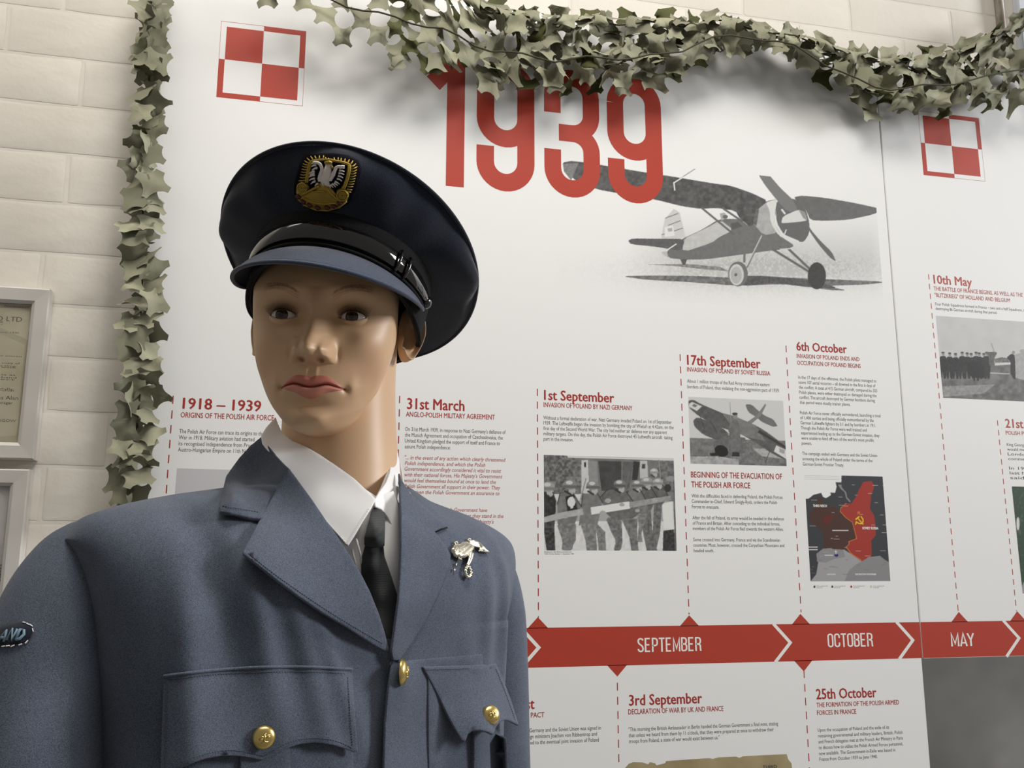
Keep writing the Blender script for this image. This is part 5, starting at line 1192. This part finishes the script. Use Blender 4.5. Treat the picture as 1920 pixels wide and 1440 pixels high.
# necktie
tie = empty('necktie', (float(BO[0]), float(BO[1]), float(BO[2]-.3)), 'dark green black ribbed necktie knotted under the white collar', 'necktie')
KN = [(702, 950), (712, 953), (722, 962), (722, 990), (721, 1023), (714, 1029), (698, 1029), (683, 1022), (683, 1008), (689, 985), (696, 963)]
patch('knot', KN, rbf([(702, 950, .778), (722, 962, .780), (721, 1023, .757), (683, 1022, .752), (690, 985, .758), (706, 990, .752), (703, 1015, .747), (698, 1029, .755)]), M_tie, tie, 5, .006, .002)
TB = [(684, 1020), (720, 1020), (722, 1043), (735, 1080), (750, 1128), (752, 1180), (742, 1240), (728, 1240), (710, 1180), (690, 1120), (676, 1080), (677, 1045)]
patch('blade', TB, rbf([(684, 1020, .756), (720, 1020, .760), (722, 1043, .757), (750, 1128, .755), (742, 1240, .735), (690, 1120, .744), (676, 1080, .749), (677, 1045, .753), (700, 1060, .745), (718, 1120, .741), (703, 1040, .749), (730, 1180, .738)]), M_tie, tie, 7, .003, .001)

# ---- lapels, collar
LL = [(541, 876), (556, 896), (587, 938), (610, 972), (633, 1005), (656, 1040), (678, 1076), (695, 1110), (711, 1150), (722, 1185), (731, 1221), (726, 1223), (705, 1212), (680, 1196), (650, 1176), (605, 1149), (560, 1118), (520, 1088), (485, 1060), (456, 1038), (455, 1034), (470, 1005), (488, 972), (515, 922)]
_ll = ([(541, 876, .010), (587, 938, .013), (633, 1005, .014), (678, 1076, .012), (711, 1150, .010), (731, 1221, .006), (680, 1196, .009), (605, 1149, .013), (520, 1088, .013), (456, 1036, .010), (488, 972, .007), (600, 1060, .012), (515, 922, .008)])
ll_d = rbf([(541, 876, .759)]+[(x, y, torso(x, y)-o_) for x, y, o_ in _ll[1:]]+[(x, y, torso(x, y)-.012) for x, y in ((560, 1000), (640, 1120), (560, 1070), (620, 1090), (680, 1140), (510, 1020))])
patch('lapel', LL, ll_d, M_wool, jk, 9, .0030, .0010)
CC = [(491, 817), (500, 832), (515, 852), (530, 868), (541, 878), (532, 895), (515, 924), (500, 953), (491, 972), (470, 970), (440, 964), (411, 959), (411, 950), (417, 918), (423, 893), (432, 880), (448, 858), (468, 836)]
_cc_ctrl = [(491, 817, .822), (515, 852, .800), (541, 878, torso(600, 960)+.027), (491, 970, torso(491, 968)-.010), (411, 957, torso(415, 957)-.012), (450, 962, torso(450, 962)-.011), (423, 893, .805), (448, 858, .815), (470, 900, .785), (440, 930, torso(440, 945)-.012)]
cc_d = rbf(_cc_ctrl); patch('collar', CC, lambda x, y: min(cc_d(x, y), torso(x, y)-.004) if depth_hit(B_full, x, y) else cc_d(x, y), M_woold, jk, 9, .0035, .0010)
RL = [(749, 886), (754, 900), (770, 925), (800, 952), (830, 976), (838, 989), (816, 997), (828, 1012), (846, 1038), (843, 1062), (826, 1105), (800, 1160), (775, 1202), (748, 1240), (738, 1238), (735, 1222), (742, 1170), (748, 1127), (751, 1080), (753, 1027), (753, 960), (750, 915)]
rl_d = ton([(749, 886, .012), (753, 960, .016), (753, 1027, .015), (748, 1127, .014), (737, 1225, .010), (775, 1202, .003), (843, 1062, .003), (838, 989, .003), (800, 952, .003), (800, 1060, .005)])
patch('lapel', RL, rl_d, M_wool, jk, 8, .0026, .0010)
st = MB()
stitches(st, [(466, 1037), (520, 1080), (605, 1139), (680, 1185), (720, 1208)], ll_d, .0003, .62, 5)
stitches(st, [(417, 948), (445, 953), (485, 960)], lambda x, y: cc_d(x, y)-.0004, .0003, .62, 5)
# notch seam on the right breast
nt_ = MB(); V, Fc = tube([Vector(at(x, y, torso(x, y)-.0035)) for x, y in ((838, 989), (826, 993), (814, 998))], .0009, 6); nt_.add(V, Fc); nt_.build('notch_seam', jk, M_capband, True)
# overlapping right front edge with the buttons
RF = [(738, 1236), (748, 1240), (790, 1236), (860, 1230), (905, 1226), (908, 1300), (912, 1440), (915, 1560), (720, 1560), (721, 1440), (723, 1360), (728, 1300), (734, 1262)]
rf_d = ton([(738, 1236, .007), (734, 1262, .012), (728, 1300, .012), (721, 1440, .012), (720, 1560, .012), (770, 1238, .0022), (800, 1240, .0003), (800, 1400, .0012), (800, 1560, .0012), (905, 1226, .0002), (850, 1232, .0002), (912, 1440, .0008), (770, 1330, .004), (915, 1560, .0008)])
patch('front_edge', RF, rf_d, M_wool, jk, 10, .0026, .0009)
# ---- pockets
LP = [(306, 1267), (340, 1262), (400, 1256), (450, 1252), (500, 1250), (580, 1250), (661, 1254), (664, 1300), (668, 1360), (672, 1410), (664, 1411), (650, 1405), (629, 1398), (605, 1394), (588, 1393), (565, 1395), (548, 1400), (525, 1410), (507, 1420), (494, 1425), (486, 1425), (470, 1421), (450, 1418), (430, 1417), (412, 1418), (385, 1423), (362, 1431), (340, 1440), (318, 1452), (302, 1466), (300, 1440), (302, 1380), (304, 1320)]
lp_d = ton([(306, 1267, .003), (500, 1250, .003), (661, 1254, .003), (672, 1410, .010), (588, 1393, .010), (491, 1425, .007), (412, 1418, .011), (302, 1466, .012), (302, 1380, .008), (480, 1340, .007)])
patch('pocket_flap', LP, lp_d, M_wool, jk, 10, .0028, .0010)
patch('patch_pocket', [(312, 1300), (655, 1290), (662, 1400), (666, 1560), (310, 1600)], ton(.0022), M_wool, jk, 16, .0018, .0006)
patch('pocket_pleat', [(452, 1330), (540, 1330), (545, 1440), (548, 1570), (448, 1570), (450, 1440)], ton(.0045), M_wool, jk, 14, .0020, .0008)
stitches(st, [(315, 1275), (400, 1265), (500, 1260), (580, 1260), (652, 1263)], lp_d, .0003, .62, 5); stitches(st, [(652, 1270), (656, 1330), (661, 1398)], lp_d, .0003, .62, 5); stitches(st, [(313, 1285), (312, 1360), (310, 1440)], lp_d, .0003, .62, 5)
stitches(st, [(660, 1402), (629, 1389), (588, 1384), (545, 1391), (500, 1415), (488, 1416), (450, 1408), (412, 1408), (362, 1420)], lp_d, .0003, .62, 5)
V, Fc = tube([Vector(at(x, y, lp_d(x, y)-.0002)) for x, y in catmull([(307, 1268), (400, 1257), (500, 1251), (580, 1251), (660, 1255)], 8)], .0013, 6); pymesh('flap_welt', V, Fc, jk, M_wool, True)
RP = [(793, 1250), (830, 1249), (880, 1247), (931, 1244), (945, 1275), (960, 1315), (974, 1361), (966, 1357), (957, 1352), (948, 1350), (938, 1353), (931, 1364), (926, 1377), (915, 1372), (900, 1369), (886, 1370), (878, 1376), (873, 1391), (866, 1389), (855, 1370), (840, 1342), (822, 1305), (806, 1275)]
rp_d = rbf([(793, 1250, torso(793, 1250)-.004), (860, 1248, torso(860, 1248)-.004), (931, 1244, torso(925, 1244)-.004), (974, 1361, .822), (926, 1377, .765), (870, 1390, .748), (830, 1320, .755), (950, 1310, .812), (900, 1320, .775)])
patch('pocket_flap', RP, rp_d, M_wool, jk, 7, .0028, .0010)
patch('patch_pocket', [(803, 1256), (925, 1250), (940, 1300), (948, 1440), (950, 1560), (806, 1560), (804, 1400)], ton(.0030), M_wool, jk, 12, .0022, .0008)
patch('pocket_pleat', [(889, 1330), (918, 1330), (920, 1440), (922, 1560), (889, 1560), (888, 1440)], ton(.0075), M_wool, jk, 9, .0045, .0010)
stitches(st, [(800, 1256), (860, 1254), (926, 1251)], rp_d, .0003, .62, 4); stitches(st, [(930, 1254), (950, 1305), (966, 1350)], rp_d, .0003, .62, 4)
st.build('stitching', jk, M_woold)['kind'] = 'stuff'
# armhole seam edge
# ---- brass buttons with a relief bird
def button(px, py, d, r, nrm, name='brass_button'):
    c = np.array(at(px, py, d)); o = dome(name, c, nrm, r, r*.42, jk, M_brass, 36, 8)
    nV = Vector(nrm).normalized(); upv = Vector((0, 0, 1)); a_ = (upv-nV*upv.dot(nV)).normalized(); b_ = a_.cross(nV); mb = MB(); R0 = r
    def on_(u, v): q = min(1, math.hypot(u, v)); return Vector(c)+(b_*u+a_*v)*R0+nV*R0*.42*(.1+.9*math.sqrt(max(0, 1-(q/.99)**2)))
    for pts, w_ in (([(-.5, -.1), (-.2, .12), (.05, .05)], .07), ([(.55, .25), (.3, .2), (.05, .05)], .07), ([(0, .3), (.02, .05), (-.05, -.3)], .10), ([(-.3, -.4), (0, -.3), (.35, -.35)], .06), ([(.02, .3), (.12, .4)], .06), ([(-.45, -.2), (-.15, -.05)], .05), ([(.5, .1), (.2, .02)], .05)):
        V, Fc = tube([on_(u, v) for u, v in pts], w_*R0, 6); mb.add(V, Fc)
    mb.build('relief', o, M_brass, True); return o
fw = -BM[:, 1]
button(495, 1383, lp_d(495, 1383)-.003, .0078, fw+np.array([-.35, 0, .05])); button(921, 1340, rp_d(921, 1340)-.004, .0076, fw+np.array([-.25, -.2, .35]))
button(755, 1260, rf_d(757, 1262)-.006, .0100, fw+np.array([.75, .55, .05]))
# ---- shoulder title on the left-hand sleeve
_AX = np.array([-.224, .013]); B_sl = bvh_of(slL)
def _phi(x, y):
    h = hit(B_all, x, y, 0)[0]; l = (np.array(h)-BO)@BM; return math.atan2(l[1]-_AX[1], l[0]-_AX[0]), l[2]
_p1, _p2 = _phi(60, 1190), _phi(20, 1190); _z1, _z2 = _phi(40, 1170)[1], _phi(40, 1210)[1]
def sl_hit(x, y, off):
    """point on the sleeve: x wraps round it, y runs down it"""
    ph = _p1[0]+(_p2[0]-_p1[0])*(60-x)/40*(1 if x > 20 else 1); z = _z1+(_z2-_z1)*(y-1170)/40
    o = bw([_AX[0], _AX[1], z]); d = bw([_AX[0]+math.cos(ph), _AX[1]+math.sin(ph), z])-o; h = B_sl.ray_cast(Vector(o)+Vector(d)*.2, -Vector(d)); n = Vector(d)
    return h[0]+n*off
arc_ = [(-42, 1188), (-20, 1178), (0, 1171), (25, 1167), (45, 1168), (57, 1174), (62, 1185), (60, 1197), (50, 1206), (30, 1209), (0, 1214), (-20, 1222), (-42, 1232)]
P2 = [Vector(p) for p in arc_]; r = delaunay_2d_cdt(P2+[Vector((x, y)) for x in range(-30, 55, 10) for y in range(1182, 1206, 7)], [], [list(range(len(arc_)))], 1, 1e-4)
sh_ti = pymesh('shoulder_title', [sl_hit(q[0], q[1], .0012) for q in r[0]], [tuple(f) for f in r[2]], jk, M_cap, True); mod_solid(sh_ti, .0014, 0)
M_lb = mat('light_blue_thread', srgb(122, 150, 168), rough=.7)
lt = MB()
def lett(strokes, ox, oy, w_, h_, slant):
    for s_ in strokes: 
        V, Fc = tube([sl_hit(ox+u*w_+v*slant, oy-v*h_-u*w_*.12*0, .0026) for u, v in s_], .00105, 5); lt.add(V, Fc)
lett([[(0, 0), (0, 1)], [(0, 1), (.8, .95), (.8, .5), (0, .45)]], -38, 1218, 12, 22, 2)
lett([[(0, 1), (0, 0), (.8, 0)]], -4, 1205, 9, 20, 2)
lett([[(0, 0), (.5, 1), (1, 0)], [(.2, .35), (.8, .35)]], 6, 1203, 12, 21, 3)
lett([[(0, 0), (0, 1), (.9, 0), (.9, 1)]], 22, 1200, 11, 21, 3)
lett([[(0, 0), (0, 1), (.55, .9), (.85, .5), (.55, .1), (0, 0)]], 38, 1199, 12, 20, 2)
lett([[(.5, 0), (0, .5), (.5, 1), (1, .5), (.5, 0)]], -22, 1210, 13, 21, 2)
lt.build('title_letters', sh_ti, M_lb, True)
te = MB()
for x, y, dx, dy in ((52, 1170, 7, 4), (46, 1168, 6, 3), (60, 1178, 3, 6), (58, 1200, -3, 6), (50, 1207, -5, 2), (38, 1209, -5, 3), (30, 1210, -6, 1), (22, 1211, -6, 1), (38, 1166, 6, 1)):
    V, Fc = tube([sl_hit(x, y, .002), sl_hit(x+dx, y+dy, .002)], .0004, 4); te.add(V, Fc)
te.build('title_stitches', sh_ti, M_shirt)

# ---- silver bird badge on the right breast (a separate pin)
pin = empty('eagle_pin', tuple(map(float, at(868, 1045, torso(868, 1045)-.006))), 'silver diving eagle pin badge with wreath on the breast below the right shoulder', 'pin badge')
def pp_(x, y): return 820+x/14.4, 1000+y/14.4
def ps(x, y, off):
    px, py = pp_(x, y); return Vector(at(px, py, torso(px, py)-off))
def pfill(name, poly, off, dm, m=M_silver):
    P = [Vector(p) for p in poly]; nb = len(P); A = np.array(poly, float)
    gx, gy = np.meshgrid(np.arange(A[:, 0].min(), A[:, 0].max(), 45), np.arange(A[:, 1].min(), A[:, 1].max(), 45)); mk = inpoly(gx, gy, A)
    for x, y in zip(gx[mk], gy[mk]):
        if np.hypot(A[:, 0]-x, A[:, 1]-y).min() > 20: P.append(Vector((float(x), float(y))))
    r = delaunay_2d_cdt(P, [], [list(range(nb))], 1, 1e-4); V = [ps(q[0], q[1], off+dm*min(1, min((q-p).length for p in P[:nb])/70)**.6+.0005*math.sin(q[0]/23)*math.sin(q[1]/19)) for q in r[0]]
    o = pymesh(name, V, [tuple(f) for f in r[2]], pin, m, True); mod_solid(o, .002, 0); return o
pfill('bird_body', [(365, 470), (400, 380), (450, 320), (560, 300), (620, 290), (680, 250), (780, 235), (850, 250), (920, 300), (960, 330), (990, 400), (960, 470), (925, 540), (890, 560), (870, 600), (780, 640), (700, 665), (600, 650), (540, 640), (520, 660), (470, 620), (400, 540)], .0042, .0032)
wg = MB()
for k in range(7):
    t = k/6; a = [(860+20*t, 215+18*k), (980-10*t, 215+20*k), (1110+20*t, 270+20*k*.9), (1230-20*k*.6, 380+8*k), (1390-45*k, 520-10*k*.6)]
    V, Fc = tube([ps(x, y, .0055-.001*t) for x, y in catmull(a, 4)], [.0014]*13+[.0010]*4, 6); wg.add(V, Fc)
wg.build('wing_feathers', pin, M_silver, True)
lg = MB(); V, Fc = tube([ps(x, y, .006) for x, y in catmull([(900, 560), (880, 680), (850, 780), (800, 880)], 5)], [.0032-.0001*i for i in range(16)], 8); lg.add(V, Fc)
for k in range(5):
    V, Fc = tube([ps(500+45*k, 330+10*k, .0078), ps(470+50*k, 430, .0082), ps(500+45*k, 560, .0076)], .0007, 5); lg.add(V, Fc)
V, Fc = tube([ps(x, y, .008) for x, y in catmull([(560, 520), (590, 430), (680, 410), (740, 450), (720, 560)], 5)], .0010, 6); lg.add(V, Fc)
for x, y in ((505, 265), (865, 180)):
    V, Fc = tube([ps(x+38*math.cos(a), y+38*math.sin(a), .005) for a in np.linspace(0, 2*math.pi, 14, endpoint=False)], .0008, 6, True); lg.add(V, Fc)
V, Fc = tube([ps(560, 680, .005), ps(640, 700, .005)], .0012, 6); lg.add(V, Fc)
lg.build('bird_leg', pin, M_silver, True)
wr = MB(); N_ = 30; V, Fc = tube([ps(825+75*math.cos(a)+.2*60*math.sin(a), 1045+135*math.sin(a), .0055) for a in np.linspace(0, 2*math.pi, N_, endpoint=False)], [.0016+.0006*math.sin(k*2.1) for k in range(N_)], 8, True); wr.add(V, Fc); wr.build('wreath', pin, M_silver, True)
ch = MB()
for x, y, x2, y2 in ((505, 815, 500, 900), (465, 960, 445, 1035)):
    V, Fc = tube([ps(x, y, .003), ps(x2, y2, .003)], [.0012, .0006], 6); ch.add(V, Fc)
ch.build('chain_drops', pin, M_silver, True)
# stand under the mannequin
V, Fc = tube([(float(BO[0]), float(BO[1]+.03), 0.02), (float(BO[0]), float(BO[1]+.03), float(BO[2]-.45))], .014, 20); pymesh('stand_pole', V, Fc, man, M_steel, True)
bmx = bmesh.new(); bmesh.ops.create_cone(bmx, cap_ends=True, segments=48, radius1=.17, radius2=.165, depth=.012, matrix=Matrix.Translation((float(BO[0]), float(BO[1]+.03), .007))); bmesh.ops.bevel(bmx, geom=[e for e in bmx.edges if len(e.link_faces) == 2 and e.calc_face_angle(0) > .8], offset=.003, segments=2, affect='EDGES')
me = bpy.data.meshes.new('stand_base'); bmx.to_mesh(me); bmx.free(); link('stand_base', me, man, M_steel)
# ------------------------------------------------------------------ camouflage netting
M_net = mat('net_fabric', rough=.75, spec=.2)
_g = nn(M_net, 'ShaderNodeNewGeometry'); _mx = nn(M_net, 'ShaderNodeMix', data_type='RGBA'); _mx.inputs[6].default_value = srgb(142, 142, 120); _mx.inputs[7].default_value = srgb(84, 86, 52)
_oi = nn(M_net, 'ShaderNodeObjectInfo'); _hs = nn(M_net, 'ShaderNodeHueSaturation'); _ma = nn(M_net, 'ShaderNodeMath', operation='MULTIPLY_ADD'); _ma.inputs[1].default_value = .4; _ma.inputs[2].default_value = .78
lk(M_net, _g.outputs['Backfacing'], _mx.inputs[0]); lk(M_net, _oi.outputs['Random'], _ma.inputs[0]); lk(M_net, _ma.outputs[0], _hs.inputs['Value']); lk(M_net, _mx.outputs[2], _hs.inputs['Color']); lk(M_net, _hs.outputs[0], bsdf(M_net).inputs['Base Color'])
M_cord = mat('net_cord', srgb(60, 58, 38), rough=.8)
rn = random.Random(21)
def outline_local(h, w4):
    """concave four-armed piece left between round cut-outs; arms point to the diagonals"""
    out = []
    for k in range(4):
        c = [(0, 2*h), (-2*h, 0), (0, -2*h), (2*h, 0)][k]; a0 = [-45, 45, 135, 225][k]; R = 1.414*h-w4[k]
        for q in range(6):
            th = math.radians(a0-90*q/5); out.append((c[0]+R*math.cos(th), c[1]+R*math.sin(th)))
    return out
def leaf(S, u, v, h, name_parent, acc, pr, rot=.14, bk=1.6):
    ra = rn.gauss(0, rot); ca, sa = math.cos(ra), math.sin(ra)
    w4 = [h*rn.uniform(.16, .40) for _ in range(4)]; ol = outline_local(h, w4); ph = rn.uniform(0, math.pi); k1 = rn.choice((-1, 1))*rn.uniform(.1, .8); k2 = rn.uniform(-.3, .3)
    free = 1.0; V = []
    for s in (0, .4, .75, 1):
        for (x, y) in (ol if s else [(0, 0)]):
            x, y = (x*ca-y*sa)*s, (x*sa+y*ca)*s; a = (x*math.cos(ph)+y*math.sin(ph))/h; b_ = (-x*math.sin(ph)+y*math.cos(ph))/h; r2 = (x*x+y*y)/(2*h*h)
            bend = (k1*a*a+k2*b_*b_)*(1-.75*min(r2, 1))*h*.00075*bk+k1*.25*h*.0006*(1-r2)
            V.append(S(u+x, v+y, bend))
    n = len(ol); Fc = [(0, 1+i, 1+(i+1) % n) for i in range(n)]
    for q in range(2):
        o = 1+q*n
        for i in range(n): Fc.append((o+i, o+n+i, o+n+(i+1) % n, o+(i+1) % n))
    acc.append((pr+rn.random()*.2, V, Fc))
def put_leaves(root, acc, limit=295):
    acc.sort(key=lambda q: -q[0]); extra = MB(); base = Vector(root.location)
    for i, (_, V, Fc) in enumerate(acc):
        if i < limit:
            me = bpy.data.meshes.new('net_leaf'); me.from_pydata([tuple(map(float, v)) for v in V], [], Fc); me.update(); me.materials.append(M_net); me.shade_smooth()
            if sum(p.normal.y for p in me.polygons) > 0: me.flip_normals()
            o = bpy.data.objects.new('net_leaf', me); COL.objects.link(o); o.parent = root; o.matrix_parent_inverse = Matrix.Translation(-base)
        else: extra.add(V, Fc)
    if extra.v: extra.build('net_leaves', root, M_net, True)['kind'] = 'stuff'
def sn(x, y, s, sd): return float(vnoise(np.array(x/s+7.3), np.array(y/s+3.1), 1.0, sd))-.5
xs_ = [470, 530, 580, 640, 700, 760, 830, 900, 980, 1040, 1100, 1200, 1270, 1310, 1350, 1400, 1450, 1500, 1550, 1600, 1650, 1700, 1750, 1800, 1850, 1930]
yt_ = [-80, -80, -80, -80, -80, -80, -60, 5, 22, 30, 32, 34, 38, 42, 34, 44, 62, 68, 80, 98, 108, 108, 104, 92, 70, 25]
yb_2 = [-12, 8, 30, 66, 92, 118, 132, 146, 158, 168, 160, 158, 138, 104, 92, 84, 88, 104, 148, 182, 204, 204, 198, 194, 196, 186]
acc = []
def band_S(layer, amp):
    def S(u, v, bend):
        # u: image column, v: 0..1 across the swag (in px of its width)
        a, b = np.interp(u, xs_, yt_), np.interp(u, xs_, yb_2); t = v; y = a+(b-a)*t
        dense_ = min(1, max(0, (u-820)/140)); rim = math.sin(math.pi*min(1, max(0, t)))
        yo = -(.060-.014*dense_+.012*dense_*rim)+(.026*layer*dense_)+amp*(sn(u, y, 55, 3+layer)*.8+sn(u, y, 24, 9+layer)*.6)*(.020+.022*dense_)+bend
        px = u+sn(u, y, 40, 5+layer)*16*(1+.8*dense_); py = y+sn(u, y, 38, 6+layer)*16*(1+.8*dense_)
        yo = min(yo, -.012); X, Z = wall(px, py, yo); return (X, yo, Z)
    return S
class Cell: pass
def lay(S0, x0, x1, h, layer, pr):
    i = 0; x = x0
    while x < x1:
        a, b = np.interp(x, xs_, yt_), np.interp(x, xs_, yb_2); wd = max(12, b-a); n = max(1, int(round(wd/(2*h))))
        dense_ = x > 860
        for j in range(-1, n+2):
            if (i+j) % 2: continue
            yc = j*2*h+h*.4
            if yc > wd+h*.5 or a+yc < -60 or yc < -h*.6: continue
            def S(u, v, bend, a_=a, wd_=wd): 
                aa, bb = np.interp(u, xs_, yt_), np.interp(u, xs_, yb_2); w2 = max(12, bb-aa); return S0(u, v/w2, bend)
            leaf(S, x, yc, h, None, acc, pr-(.5 if a+yc < -10 else 0))
        x += 2*h; i += 1
def loose_leaf(px, py, yo, h, acc, pr, tilt):
    X, Z = wall(px, py, yo); R3 = Matrix.Rotation(rn.gauss(0, tilt), 3, 'Z')@Matrix.Rotation(rn.gauss(0, tilt), 3, 'X')@Matrix.Rotation(rn.uniform(-.5, .5), 3, 'Y')
    def S(u, v, bend):
        q = R3@Vector((u*h, bend*1300*h*.9, v*h)); return (X+q.x, min(yo+q.y, -.004), Z+q.z)
    n0_ = len(acc); leaf(S, 0, 0, 1.0, None, acc, pr, .3, 1.0)
lay(band_S(0, 1.0), 500, 1950, 17.5, 0, 2)
lay(band_S(1, 1.4), 742, 1950, 15.5, 1, 1)
for k_ in range(150):
    x = 890+1045*(k_+rn.random())/150; a, b = np.interp(x, xs_, yt_), np.interp(x, xs_, yb_2); loose_leaf(x, a+(b-a)*rn.uniform(.05, .95), -.052+rn.uniform(-.012, .02), .0150*rn.uniform(.8, 1.15), acc, 1.2, .65)
# crumpled edge of the net gathered along the upper rim
def rim_S(u, v, bend):
    a = np.interp(u, xs_, yt_); ang = v/14.0; yo = -.050-.020*math.cos(ang)+sn(u, v, 20, 14)*.02+bend; px = u+sn(u, v, 25, 15)*14; py = a+10-13*math.sin(ang)+sn(u, v, 22, 16)*10; X, Z = wall(px, py, yo); return (X, yo, Z)
for i in range(35):
    leaf(rim_S, 885+i*30, (i % 2)*16+4, 13.5, None, acc, 1.5)
top = empty('camouflage_net', tuple(map(float, at(1200, 90, 1.4))), 'long swag of olive and grey camouflage netting draped across the top of the panels', 'camouflage net')
print('net leaves', len(acc)); put_leaves(top, acc)
for off_, dz in ((0.0, 8), (.02, 60)):
    pts = []
    for x in range(470, 1941, 30):
        a = np.interp(x, xs_, yt_); b = np.interp(x, xs_, yb_2); X, Z = wall(x, a+(b-a)*(dz/100)+4*math.sin(x*.05), -.06-off_); pts.append((X, -.06-off_, Z))
    V, Fc = tube(pts, .0014, 6); pymesh('net_cord', V, Fc, top, M_cord, True)
# vertical garland over the left panel edge
acc = []
gy = [-40, 0, 100, 200, 300, 380, 440, 500, 560, 620, 680, 740, 800, 860, 910, 960]; gl = [272, 274, 266, 262, 254, 250, 246, 242, 240, 238, 234, 232, 226, 216, 212, 214]; gr = [300, 304, 298, 292, 284, 288, 284, 292, 292, 290, 290, 294, 286, 278, 262, 262]
for layer in (0, 1):
    i = 0; y = -34.0
    while y < 944:
        l, r_ = np.interp(y, gy, gl)-3, np.interp(y, gy, gr)+4
        for j in range(2 if layer == 0 else 1):
            px = l+(r_-l)*((j+.22+(.25 if i % 2 else 0))/1.6 if layer == 0 else .5)+rn.uniform(-5, 5)
            loose_leaf(px, y+rn.uniform(-6, 6), -.045+.022*layer+rn.uniform(-.008, .008), .0150*rn.uniform(.85, 1.2), acc, 2-layer, .55)
        y += (25 if y < 400 else 30)*(1 if layer == 0 else 1.15); i += 1
lg_ = empty('camouflage_net', tuple(map(float, at(260, 500, 1.3))), 'narrow strip of camouflage netting hanging down the left edge of the panel', 'camouflage net')
put_leaves(lg_, acc); print('strip', len(acc))
pts = [(wall(np.interp(y, gy, gl)*.5+np.interp(y, gy, gr)*.5, y, -.03)[0], -.03, wall(270, y, -.03)[1]) for y in range(-40, 950, 30)]
V, Fc = tube(pts, .0014, 6); pymesh('net_cord', V, Fc, lg_, M_cord, True)
